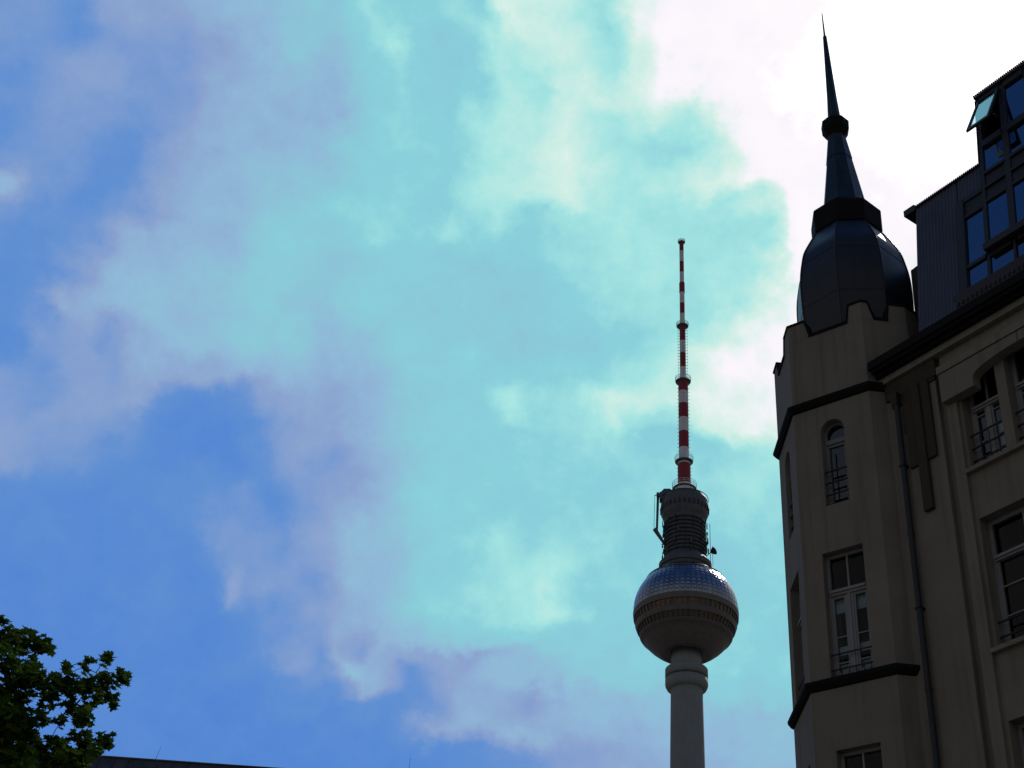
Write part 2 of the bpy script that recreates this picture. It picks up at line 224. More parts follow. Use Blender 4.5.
def leaf_material():
    mt = bpy.data.materials.new('leaf'); mt.use_nodes = True; t = mt.node_tree; t.nodes.clear()
    o = t.nodes.new('ShaderNodeOutputMaterial'); ge = t.nodes.new('ShaderNodeNewGeometry'); cr = t.nodes.new('ShaderNodeValToRGB')
    cr.color_ramp.elements[0].color = (.023, .055, .010, 1); cr.color_ramp.elements[1].color = (.068, .115, .018, 1)
    t.links.new(ge.outputs['Random Per Island'], cr.inputs[0])
    d = t.nodes.new('ShaderNodeBsdfDiffuse')
    tr = t.nodes.new('ShaderNodeBsdfTranslucent'); mi = t.nodes.new('ShaderNodeMixShader'); mi.inputs[0].default_value = .22
    t.links.new(cr.outputs[0], d.inputs['Color']); t.links.new(cr.outputs[0], tr.inputs[0])
    t.links.new(d.outputs[0], mi.inputs[1]); t.links.new(tr.outputs[0], mi.inputs[2]); t.links.new(mi.outputs[0], o.inputs[0])
    return mt
M['leaf'] = leaf_material()

# ------------------------------------------------------------------ mesh helpers
class MB:
    def __init__(s): s.v = []; s.f = []; s.m = []; s.sm = []
    def add(s, vs_, fs, mat=0, smooth=False):
        o = len(s.v); s.v += [tuple(q) for q in vs_]
        for f in fs: s.f.append([i+o for i in f]); s.m.append(mat); s.sm.append(smooth)
    def hexa(s, p, mat=0):          # p: 4 bottom + 4 top points in the same order
        s.add(p, [(0, 3, 2, 1), (4, 5, 6, 7), (0, 1, 5, 4), (1, 2, 6, 5), (2, 3, 7, 6), (3, 0, 4, 7)], mat)
    def box(s, x0, x1, y0, y1, z0, z1, fr=None, mat=0):
        p = [(x0, y0, z0), (x1, y0, z0), (x1, y1, z0), (x0, y1, z0), (x0, y0, z1), (x1, y0, z1), (x1, y1, z1), (x0, y1, z1)]
        s.hexa([fr(*q) for q in p] if fr else p, mat)
    def prism(s, a, b, mat=0):      # two matching rings of 3D points
        n = len(a)
        s.add(list(a)+list(b), [tuple(range(n))[::-1], tuple(range(n, 2*n))] + [(i, (i+1) % n, n+(i+1) % n, n+i) for i in range(n)], mat)
    def tube(s, p, q, r0, r1=None, n=8, mat=0, smooth=True):
        r1 = r0 if r1 is None else r1
        p, q = Vector(p), Vector(q); d = (q-p).normalized(); a = d.orthogonal().normalized(); b = d.cross(a)
        A = [p+(a*math.cos(2*math.pi*i/n)+b*math.sin(2*math.pi*i/n))*r0 for i in range(n)]
        B = [q+(a*math.cos(2*math.pi*i/n)+b*math.sin(2*math.pi*i/n))*r1 for i in range(n)]
        o = len(s.v)
        s.add(A+B, [(i, (i+1) % n, n+(i+1) % n, n+i) for i in range(n)], mat, smooth)
        s.add(A, [tuple(range(n))[::-1]], mat); s.add(B, [tuple(range(n))], mat)
    def lathe(s, prof, n=48, c=(0, 0), phase=0.0, mats=None, smooth=True, shift=None, cap=True):
        rings = []
        for (r, z) in prof:
            dx, dy = shift(z) if shift else (0, 0)
            rings.append([(c[0]+dx+r*math.sin(phase+2*math.pi*i/n), c[1]+dy+r*math.cos(phase+2*math.pi*i/n), z) for i in range(n)])
        for k in range(len(rings)-1):
            s.add(rings[k]+rings[k+1], [(i, n+i, n+(i+1) % n, (i+1) % n) for i in range(n)], mats[k] if mats else 0, smooth)
        if cap:
            s.add(rings[0], [tuple(range(n))], mats[0] if mats else 0); s.add(rings[-1], [tuple(range(n))[::-1]], mats[-1] if mats else 0)
    def wall(s, fr, u0, u1, z0, z1, th, holes=(), mat=0):
        us = sorted({u0, u1, *[h[0] for h in holes], *[h[1] for h in holes]}); zs = sorted({z0, z1, *[h[2] for h in holes], *[h[3] for h in holes]})
        inside = lambda a, b: any(h[0] < a < h[1] and h[2] < b < h[3] for h in holes)
        for i in range(len(us)-1):
            for j in range(len(zs)-1):
                a, b, c_, d = us[i], us[i+1], zs[j], zs[j+1]
                if inside((a+b)/2, (c_+d)/2): continue
                s.add([fr(a, c_, 0), fr(b, c_, 0), fr(b, d, 0), fr(a, d, 0)], [(0, 1, 2, 3)], mat)
                s.add([fr(a, c_, th), fr(b, c_, th), fr(b, d, th), fr(a, d, th)], [(3, 2, 1, 0)], mat)
        for (a, b, c_, d) in holes:
            for (p, q) in (((a, c_), (a, d)), ((a, d), (b, d)), ((b, d), (b, c_)), ((b, c_), (a, c_))):
                s.add([fr(*p, 0), fr(*q, 0), fr(*q, th), fr(*p, th)], [(0, 1, 2, 3)], mat)
        for (p, q) in (((u0, z0), (u1, z0)), ((u1, z0), (u1, z1)), ((u1, z1), (u0, z1)), ((u0, z1), (u0, z0))):
            s.add([fr(*p, 0), fr(*q, 0), fr(*q, th), fr(*p, th)], [(3, 2, 1, 0)], mat)
    def build(s, name, mats, parent=None, weld=False):
        me = bpy.data.meshes.new(name); me.from_pydata(s.v, [], s.f)
        for q in (mats if isinstance(mats, (list, tuple)) else [mats]): me.materials.append(q)
        me.polygons.foreach_set('material_index', s.m); me.polygons.foreach_set('use_smooth', s.sm)
        if weld:
            import bmesh
            b = bmesh.new(); b.from_mesh(me); bmesh.ops.remove_doubles(b, verts=b.verts, dist=1e-4); b.to_mesh(me); b.free()
        me.update(); o = bpy.data.objects.new(name, me); col.objects.link(o)
        if parent: o.parent = parent
        return o
def empty(name, label, cat, loc, rz=0.0):
    o = bpy.data.objects.new(name, None); col.objects.link(o); o.location = loc; o.rotation_euler = (0, 0, rz)
    o['label'] = label; o['category'] = cat; o.empty_display_size = .5
    return o

# ------------------------------------------------------------------ ground
g = MB(); g.add([(-6000, -6000, 0), (6000, -6000, 0), (6000, 6000, 0), (-6000, 6000, 0)], [(0, 1, 2, 3)])
go = g.build('ground', M['ground']); go['kind'] = 'structure'

# ------------------------------------------------------------------ television tower
T = empty('television_tower', 'tall concrete television tower with a steel sphere and a red and white striped mast', 'tower', (58.34, 414.92, 0))
# the tower's own axes: x to the right as seen from the square, y away
TA = R(-8.0)
T.rotation_euler = (0, 0, TA)
t = MB(); t.lathe([(16, 0), (11.5, 12), (8.6, 35), (6.9, 75), (5.7, 120), (5.05, 166), (4.78, 189), (4.62, 196), (4.55, 205)], 64)
t.build('shaft', M['concrete'], T, True)
for z0, z1, r in ((190.2, 193.3, 6.4), (194.0, 196.9, 6.4)):
    t = MB()
    if z0 < 192: t.lathe([(4.8, z0), (5.9, z0+.15), (6.35, z0+1.1), (r, z0+1.5), (r, z1), (4.7, z1)], 64, cap=False)
    else: t.lathe([(4.7, z0), (r, z0+.01), (r, z1-.4), (6.0, z1), (4.6, z1+.1)], 64, cap=False)
    t.build('collar', M['concrete'], T, True)
# sphere
SC, SR = 215.6, 16.1
def sp(phi, r=SR): return (r*math.cos(R(phi)), SC+r*math.sin(R(phi)))
t = MB(); prof = [(4.5, SC-13.5), (6.4, SC-13.9), sp(-64)]
prof += [sp(p) for p in (-59, -54, -47, -40, -34)]
prof += [(sp(-34)[0]+.3, sp(-34)[1]), (sp(-31.5)[0]+.3, sp(-31.5)[1])]
t.lathe(prof, 72, cap=False)
sph = t.build('sphere', M['belt'], T, True)
for k, p in enumerate((-62, -54, -47, -40)):      # seams of the lower bowl
    pass
t = MB()                                          # window storeys
NW = 60
def band(p0, p1, r, mat): t.lathe([sp(p0, r), sp(p1, r)], 120, mats=[mat], cap=False)
band(-31.5, -30, SR+.25, 0); band(-22.5, -16.5, SR+.12, 0); band(-9, -2.5, SR+.15, 0)
t.lathe([sp(-22.5, SR-.35), sp(-22.5, SR+.12)], 120, cap=False); t.lathe([sp(-16.5, SR+.12), sp(-16.5, SR-.35)], 120, cap=False)
t.lathe([sp(-30, SR-.35), sp(-30, SR+.25)], 120, cap=False); t.lathe([sp(-9, SR-.35), sp(-9, SR+.15)], 120, cap=False)
rnd = random.Random(11); belt_windows = []
for (p0, p1, amber) in ((-30, -22.5, .20), (-16.5, -9, .36)):
    for i in range(NW):
        a0, a1 = 2*math.pi*(i+.08)/NW, 2*math.pi*(i+.92)/NW
        (r0, z0), (r1, z1) = sp(p0, SR-.3), sp(p1, SR-.3)
        mt_ = 'amber_window' if rnd.random() < amber else 'belt_window'
        quad = [(r_*math.sin(a_), r_*math.cos(a_), z_) for r_, a_, z_ in ((r0, a0, z0), (r0, a1, z0), (r1, a1, z1), (r1, a0, z1))]
        if math.cos((a0+a1)/2) < .1: belt_windows.append((quad, mt_))
        else: t.add(quad, [(3, 2, 1, 0)], 2 if mt_[0] == 'a' else 1)
        b0, b1 = 2*math.pi*(i-.10)/NW, 2*math.pi*(i+.10)/NW
        (r2, z2), (r3, z3) = sp(p0, SR), sp(p1, SR)
        P = lambda r, a, z: (r*math.sin(a), r*math.cos(a), z)
        t.hexa([P(r0-.1, b0, z0), P(r0-.1, b1, z0), P(r2, b1, z2), P(r2, b0, z2), P(r1-.1, b0, z1), P(r1-.1, b1, z1), P(r3, b1, z3), P(r3, b0, z3)], 0)
t.build('window_band', [M['belt'], M['belt_window'], M['amber_window']], sph)
for quad, mt_ in belt_windows:
    t = MB(); inn_ = [(x*.985, y*.985, z) for x, y, z in quad]; t.hexa(inn_+quad); t.build('belt_window', M[mt_], sph)
t = MB(); rows = [-2.5 + 42.5*k/9 for k in range(10)]; NP = 60          # pyramid panels
for k in range(9):
    for i in range(NP):
        a0, a1 = 2*math.pi*(i+.03)/NP, 2*math.pi*(i+.97)/NP
        p0, p1 = rows[k]+.15, rows[k+1]-.15
        P = lambda ph, a, r=SR: (r*math.cos(R(ph))*math.sin(a), r*math.cos(R(ph))*math.cos(a), SC+r*math.sin(R(ph)))
        jit = rnd.uniform(-.05, .05)
        t.add([P(p0, a0), P(p0, a1), P(p1, a1), P(p1, a0), P((p0+p1)/2, (a0+a1)/2, SR+.08+jit*.6)], [(0, 4, 1), (1, 4, 2), (2, 4, 3), (3, 4, 0)], 0)
t.lathe([sp(q, SR-.08) for q in range(-3, 62, 4)], 72, mats=[1]*20, cap=False)
t.lathe([sp(40.0, SR+.05), sp(41.3, SR+.35), sp(42.0, SR+.3), sp(42.4, SR)], 72, mats=[1]*4, cap=False)
for i in range(44):                                                     # top cap sheets
    a0, a1 = 2*math.pi*(i+.06)/44, 2*math.pi*(i+.94)/44
    for (p0, p1) in ((42.8, 48.2), (48.6, 54), (54.4, 60.5)):
        t.add([P(p0, a0), P(p0, a1), P(p1, a1), P(p1, a0)], [(0, 3, 2, 1)], 0)
t.build('panel_shell', [M['steel'], M['tower_dark']], sph)
# antenna head above the sphere
t = MB()
t.lathe([(7.9, 228.4), (7.9, 230.6), (8.3, 230.7), (8.3, 232.3), (7.9, 232.7), (7.0, 234.0), (6.3, 234.5), (6.3, 246.6), (6.5, 248.2), (7.2, 249.6), (7.55, 251.2), (7.7, 253.4), (7.5, 255.3), (7.0, 256.5), (3.5, 257.3)], 56, smooth=True, cap=False)
for k in range(9):
    z = 235.2+k*1.42; t.lathe([(6.3, z), (6.72, z+.06), (6.72, z+.52), (6.3, z+.58)], 56, cap=False, mats=[1]*3)
for i in range(14):
    a = 2*math.pi*i/14; p = (6.75*math.sin(a), 6.75*math.cos(a)); t.tube((*p, 234), (*p, 247.5), .1, mat=1, n=5)
for i in range(30):
    a = 2*math.pi*i/30; r = 7.5
    t.tube((r*math.sin(a), r*math.cos(a), 251.2), ((r+.05)*math.sin(a), (r+.05)*math.cos(a), 252.6), .42, mat=1 if i % 3 else 2, n=6)
for (x, y, z, l) in ((6.2, -3.5, 246, 1.2), (6.5, -2.5, 242.3, 1.6), (6.4, -3, 238.3, 1.5), (6.1, -3.6, 236.2, 2), (-6.4, -2, 245, 1), (-6.6, -1, 242.3, 1.1), (-6.5, -2.4, 239, 1.0), (6.8, -.5, 240.2, 1.2)):
    sgn = 1 if x > 0 else -1
    t.tube((x*.8, y*.8, z), (x+sgn*l*.5, y, z), .10, n=5, mat=1); t.box(x+sgn*l*.3-.22, x+sgn*l*.3+.22, y-.25, y+.25, z-.5, z+.5, mat=1)
t.tube((7.9, -2.4, 231), (7.9, -2.4, 246), .09, n=5, mat=1); t.tube((8.6, -1.6, 231), (8.6, -1.6, 238.5), .07, n=5, mat=1)
for i in range(46):                                                     # aerials, boxes and conduits bolted on at random
    a = rnd.uniform(0, 6.283); z = rnd.uniform(234.8, 247.2); r = 6.75; p = Vector((r*math.sin(a), r*math.cos(a), z)); o_ = Vector((math.sin(a), math.cos(a), 0))
    w_, h_ = rnd.uniform(.15, .5), rnd.uniform(.3, 1.3)
    q = p+o_*rnd.uniform(.2, .7); t.tube(p, q, .06, n=5, mat=1); t.tube(q-Vector((0, 0, h_)), q+Vector((0, 0, h_)), w_*.5, n=6, mat=rnd.choice((0, 1, 1, 2)))
for i in range(9):
    a = rnd.uniform(0, 6.283); r = rnd.uniform(4.5, 7); t.tube((r*math.sin(a), r*math.cos(a), 255.6), (r*math.sin(a), r*math.cos(a), 257.0+rnd.random()*2), .07, n=5, mat=1)
t.lathe([(7.6, 256.0), (7.75, 256.0), (7.75, 256.2), (7.6, 256.2), (7.6, 256.0)], 56, cap=False, mats=[2]*4, smooth=False)
t.build('antenna_head', [M['tower_dark'], M['dark_metal'], M['zinc']], T)
t = MB(); cx, cz = 8.0, 235.6                                           # dish
dd = Vector((.75, -.6, .1)).normalized(); a_ = dd.orthogonal().normalized(); b_ = dd.cross(a_); pc = Vector((cx, -2.4, cz))
rings = [[pc+dd*(k*k*.16)+(a_*math.cos(2*math.pi*i/20)+b_*math.sin(2*math.pi*i/20))*(.02+.42*k) for i in range(20)] for k in range(4)]
for k in range(3): t.add(rings[k]+rings[k+1], [(i, (i+1) % 20, 20+(i+1) % 20, 20+i) for i in range(20)], 0, True)
t.tube(pc, pc+dd*1.3, .06); t.tube(pc, (6.2, -2, 234.2), .12)
t.build('antenna_dish', M['dark_metal'], T)
t = MB()                                                                # facade crane on the roof of the head
t.box(-8.0, -3.2, -3.4, -.4, 254.9, 257.4); t.hexa([(-7.6, -3.2, 257.4), (-3.4, -3.2, 257.4), (-3.4, -.6, 257.4), (-7.6, -.6, 257.4), (-6.6, -2.9, 258.9), (-4.6, -2.9, 258.9), (-4.6, -.9, 258.9), (-6.6, -.9, 258.9)])
t.box(-9.0, -6.4, -2.4, -1.4, 256.4, 257.5); t.box(-8.9, -8.2, -2.3, -1.5, 255.2, 257.9)
t.hexa([(-9.2, -2.3, 244.0), (-8.5, -2.3, 244.0), (-8.5, -1.6, 244.0), (-9.2, -1.6, 244.0), (-8.9, -2.3, 256.6), (-8.1, -2.3, 256.6), (-8.1, -1.5, 256.6), (-8.9, -1.5, 256.6)])
t.hexa([(-6.4, -2.2, 238.2), (-5.9, -2.2, 238.6), (-5.9, -1.6, 238.6), (-6.4, -1.6, 238.2), (-10.1, -2.3, 244.0), (-9.1, -2.3, 244.9), (-9.1, -1.6, 244.9), (-10.1, -1.6, 244.0)])
t.tube((-9.8, -2, 244.3), (-9.5, -2, 256.9), .07, n=5); t.tube((-9.6, -2, 256.8), (-8, -2, 257.4), .16, n=6)
t.build('roof_crane', M['tower_dark'], T)
# mast in red and white bands
t = MB()
segs = [(256.6, 260.9, 3.4, 1), (260.9, 262.0, 2.3, 1), (262.0, 269.8, 2.12, 0), (269.8, 271.6, 2.12, 1)]
segs += [(a, b, 1.68, k % 2) for k, (a, b) in enumerate([(0, 0)])][:0]
for a, b, k in ((271.6, 276.2, 1), (276.2, 282.6, 0), (282.6, 288.2, 1), (288.2, 294.0, 0), (294.0, 299.1, 1), (299.1, 303.6, 0)): segs.append((a, b, 1.68, k))
for a, b, k in ((303.6, 309.5, 1), (309.5, 315.6, 0), (315.6, 320.9, 1), (320.9, 327.6, 0)): segs.append((a, b, 1.03, k))
for a, b, k in ((327.6, 333.0, 1), (333.0, 337.7, 0), (337.7, 342.7, 1)): segs.append((a, b, .88, k))
segs += [(342.7, 347.1, 1.0, 0)]
for a, b, k in ((347.1, 352.0, 1), (352.0, 357.0, 0), (357.0, 362.0, 1), (362.0, 366.2, 0)): segs.append((a, b, .80, k))
for a, b, r, k in segs:
    if a == 303.6: t.lathe([(1.5, a), (1.03, a+2.2), (r, b)], 24, mats=[k, k], cap=True)
    else: t.lathe([(r, a), (r, b)], 24, mats=[k], cap=True)
t.build('mast', [M['mast_red'], M['mast_white']], T)
for z, r, h, ri in ((366.3, 1.25, .9, .7), (327.4, 2.05, 1.3, .9), (303.4, 2.6, 1.7, 1.5), (270.8, 2.95, 1.9, 1.9), (260.2, 3.9, 2.1, 2.3)):
    t = MB(); t.lathe([(ri, z-.75), (r*.8, z-.3), (r, z), (r, z+.22), (ri, z+.22)], 32, cap=False, mats=[1]*4, smooth=False)
    for q in range(1, 4): 
        zz = z+h*q/3; t.lathe([(r+.02*q, zz), (r+.02*q+.08, zz), (r+.02*q+.08, zz+.1), (r+.02*q, zz+.1), (r+.02*q, zz)], 32, cap=False)
    for i in range(14):
        a = 2*math.pi*i/14; t.tube((r*math.sin(a), r*math.cos(a), z), ((r+.08)*math.sin(a), (r+.08)*math.cos(a), z+h+.1), .055, n=5)
    t.build('platform', [M['mast_white'], M['tower_dark']], T)
t = MB()
for k in range(17):
    z = 305.5+k*1.26
    for a in (R(4), R(94)):
        d = Vector((math.cos(a), math.sin(a), 0)); t.tube(d*-1.75+Vector((0, 0, z)), d*1.75+Vector((0, 0, z)), .075, n=5)
for s_ in (-1, 1): t.tube((s_*1.6, .1, 305), (s_*1.6, .1, 326), .045, n=4)
t.build('dipole_rods', M['dark_metal'], T); t = MB()
for k in range(20):
    z = 273.6+k*1.5
    for a in (R(4), R(94)):
        d = Vector((math.cos(a), math.sin(a), 0)); t.tube(d*-2.15+Vector((0, 0, z)), d*2.15+Vector((0, 0, z)), .07, n=5)
t.build('dipole_rods', M['dark_metal'], T); t = MB()
for k in range(5):
    t.tube((-2.5, 0, 263.2+k*1.3), (2.5, 0, 263.2+k*1.3), .07, n=5)
t.build('dipole_rods', M['dark_metal'], T)

# ------------------------------------------------------------------ corner building with turret
# local axes: x along the street front (towards the viewer's right), y into the building, z up
BL = empty('corner_building', 'dark stuccoed corner building with an octagonal turret, onion dome and tall spire', 'building', (9.0, 28.75, 0), R(-56))
ST = M['stucco']
def fr0(y): return lambda u, z, d: (u, y+d, z)
# turret plan
P8 = [(-3.92, .173), (-2.30, -.94), (-.38, -.347), (.187, .633), (.02, 3.2), (-1.2, 4.35), (-3.1, 3.75), (-4.1, 2.2)]
P8 = [Vector((a, b)) for a, b in P8]
def face(i):
    p, q = P8[i], P8[(i+1) % 8]; e = (q-p).normalized(); n = Vector((-e.y, e.x)); L = (q-p).length
    return (lambda u, z, d: (p.x+e.x*u+n.x*d, p.y+e.y*u+n.y*d, z)), L
def offset(o):      # mitred outline moved outwards by o
    out = []
    for i in range(8):
        p0, p1, p2 = P8[i-1], P8[i], P8[(i+1) % 8]; e1 = (p1-p0).normalized(); e2 = (p2-p1).normalized()
        n1 = Vector((e1.y, -e1.x)); n2 = Vector((e2.y, -e2.x)); b = (n1+n2).normalized(); out.append(p1+b*(o/b.dot(n1)))
    return out
ZN, ZM = 24.92, 25.44            # parapet in the notches, merlon tops
WH = 3.04                        # window height
turret_holes = {0: [(.45, 1.47, 15.68, 18.72), (.45, 1.47, 10.98, 14.02), (.68, 1.28, 19.93, 22.27)],
                1: [(.50, 1.50, 15.68, 18.72), (.50, 1.50, 10.98, 14.02), (.69, 1.29, 19.93, 22.27)]}
tw = MB()
def arch_fill(mb, fr, a, b, zs, zt, th, mat=0, n=8):
    """fills the two upper corners of a rectangular opening to make its head round"""
    cu, r, h = (a+b)/2, (b-a)/2, zt-zs
    for s_ in (-1, 1):
        pts = [(cu+s_*r, zt)] + [(cu+s_*r*math.cos(k*math.pi/2/n), zs+h*math.sin(k*math.pi/2/n)) for k in range(n+1)]
        A = [fr(u, z, .0) for u, z in pts]; B = [fr(u, z, th) for u, z in pts]
        for k in range(1, n+1):
            mb.add([A[0], A[k], A[k+1 if k+1 < len(A) else k]], [(0, 1, 2) if s_ < 0 else (2, 1, 0)], mat)
            if k < n+1 and k+1 < len(A): mb.add([A[k], A[k+1], B[k+1], B[k]], [(0, 1, 2, 3)], mat)
for i in range(8):
    fr, L = face(i); hs = turret_holes.get(i, [])
    tw.wall(fr, 0, L, 0 if i < 3 or i > 5 else 22.0, ZN, .33, hs)
    for (a, b, c_, d) in hs:
        if c_ > 19: arch_fill(tw, fr, a, b, d-.30, d, .33)
inn = offset(-.30)
def MER(j, sgn):                  # foot and head width of a merlon flank on face j
    return {(0, 1): (.60, .42), (0, -1): (.57, .45), (1, 1): (.57, .45), (1, -1): (.38, .31), (2, 1): (.30, .16), (2, -1): (.47, .41)}.get((j, sgn), (.60, .42))
for i in range(8):               # merlons with splayed sides at every corner
    for (j, sgn) in ((i, 1), (i-1, -1)):
        fr, L = face(j); u0 = 0 if sgn > 0 else L
        lb, lt = MER(j, sgn)
        c0, c1 = P8[i], inn[i]
        tw.hexa([(c0.x, c0.y, ZN-.01), fr(u0+sgn*lb, ZN-.01, 0), fr(u0+sgn*lb, ZN-.01, .30), (c1.x, c1.y, ZN-.01),
                 (c0.x, c0.y, ZM), fr(u0+sgn*lt, ZM, 0), fr(u0+sgn*lt, ZM, .30), (c1.x, c1.y, ZM)])
turret = tw.build('turret_wall', ST, BL)
cp = MB(); oo, ii = offset(.035), offset(-.33)       # sheet metal coping
for i in range(8):
    fr, L = face(i); la, lz = MER(i, 1)[0], L-MER(i, -1)[0]
    cp.hexa([fr(la, ZN, -.04), fr(lz, ZN, -.04), fr(lz, ZN, .33), fr(la, ZN, .33), fr(la, ZN+.07, -.04), fr(lz, ZN+.07, -.04), fr(lz, ZN+.07, .33), fr(la, ZN+.07, .33)])
    for (j, sgn) in ((i, 1), (i-1, -1)):
        fr, L = face(j); u0 = 0 if sgn > 0 else L; lb, lt = MER(j, sgn)
        c0, c1 = oo[i], ii[i]
        cp.hexa([(c0.x, c0.y, ZM), fr(u0+sgn*(lt+.03), ZM, -.035), fr(u0+sgn*(lt+.03), ZM, .33), (c1.x, c1.y, ZM),
                 (c0.x, c0.y, ZM+.05), fr(u0+sgn*(lt+.02), ZM+.05, -.035), fr(u0+sgn*(lt+.02), ZM+.05, .33), (c1.x, c1.y, ZM+.05)])
        cp.hexa([fr(u0+sgn*lb, ZN+.07, -.03), fr(u0+sgn*(lb+.04), ZN+.07, -.03), fr(u0+sgn*(lb+.04), ZN+.07, .32), fr(u0+sgn*lb, ZN+.07, .32),
                 fr(u0+sgn*lt, ZM-.002, -.03), fr(u0+sgn*(lt+.04), ZM-.002, -.03), fr(u0+sgn*(lt+.04), ZM-.002, .32), fr(u0+sgn*lt, ZM-.002, .32)])
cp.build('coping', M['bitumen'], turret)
def ring(mb, prof):              # closed moulding round the turret: list of (offset, z)
    rs = [offset(o) for o, z in prof]
    for k in range(len(prof)-1):
        for i in range(8):
            j = (i+1) % 8
            mb.add([(*rs[k][i], prof[k][1]), (*rs[k][j], prof[k][1]), (*rs[k+1][j], prof[k+1][1]), (*rs[k+1][i], prof[k+1][1])], [(0, 1, 2, 3)])
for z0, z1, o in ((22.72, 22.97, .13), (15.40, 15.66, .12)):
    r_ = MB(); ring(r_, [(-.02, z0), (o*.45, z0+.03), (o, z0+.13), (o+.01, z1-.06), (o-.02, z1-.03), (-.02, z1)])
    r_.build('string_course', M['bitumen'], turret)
# deck and dome
dk = MB(); ring_i = offset(-.31); dk.add([(*p, 24.62) for p in ring_i], [tuple(range(8))]); dk.build('turret_deck', M['zinc'], turret)
DC = (-2.075, 1.435)               # axis of dome and spire
PH = R(209.2-56)   # one ridge looks towards the square
dprof = [(1.40, 24.60), (1.44, 24.95), (1.48, 25.5), (1.515, 26.1), (1.545, 26.7), (1.56, 27.3), (1.54, 27.8), (1.475, 28.25), (1.39, 28.65), (1.23, 29.02), (1.06, 29.36), (.92, 29.62), (.80, 29.80)]
def fine(prof, m_=5):
    out = []
    for k in range(len(prof)-1):
        p0, p1, p2, p3 = prof[max(k-1, 0)], prof[k], prof[k+1], prof[min(k+2, len(prof)-1)]
        for j in range(m_):
            t_ = j/m_; out.append(tuple(.5*((2*p1[i])+(p2[i]-p0[i])*t_+(2*p0[i]-5*p1[i]+4*p2[i]-p3[i])*t_*t_+(3*p1[i]-p0[i]-3*p2[i]+p3[i])*t_**3) for i in (0, 1)))
    return out+[prof[-1]]
dprof = fine(dprof)
dm = MB(); dm.lathe(dprof, 8, DC, PH, smooth=False)
for i in range(8):
    a = PH+2*math.pi*i/8
    for k in range(len(dprof)-1):
        (r0, z0), (r1, z1) = dprof[k], dprof[k+1]
        dm.tube((DC[0]+(r0+.003)*math.sin(a), DC[1]+(r0+.003)*math.cos(a), z0), (DC[0]+(r1+.003)*math.sin(a), DC[1]+(r1+.003)*math.cos(a), z1), .022, n=6)
for z, r in ((26.7, 1.545), (28.25, 1.475)):
    dm.lathe([(r-.01, z-.012), (r+.008, z-.01), (r+.008, z+.01), (r-.01, z+.012)], 8, DC, PH, smooth=False, cap=False)
dome = dm.build('dome', M['dome_metal'], BL)
sk = MB(); sk.lathe([(.78, 29.56), (.99, 29.60), (1.0, 30.33), (.98, 30.38), (.62, 30.70)], 8, DC, PH, smooth=False)
sk.build('skirt', M['bitumen'], dome)
def lean(z):
    s_ = max(0, (z-31.0))*.0135; return (-.766*s_, -.64*s_)
spm = MB()
spm.lathe([(.63, 30.68), (.375, 32.6), (.39, 32.61), (.265, 33.56)], 8, DC, PH, smooth=False, shift=lean)
spire = spm.build('spire', M['spire_metal'], BL)
spm = MB(); spm.lathe([(.19, 34.36), (.15, 35.2), (.06, 37.97)], 8, DC, PH, smooth=False, shift=lean); spm.build('spire_tip', M['spire_metal'], spire)
bd = MB(); bd.lathe([(.255, 33.55), (.40, 33.82), (.415, 34.12), (.19, 34.40)], 8, DC, PH, smooth=False, shift=lean); bd.build('bead', M['bitumen'], spire)
nd = MB(); l0, l1 = lean(37.9), lean(39.1); nd.tube((DC[0]+l0[0], DC[1]+l0[1], 37.9), (DC[0]+l1[0], DC[1]+l1[1], 39.06), .034, .014); nd.build('needle', M['iron'], spire)

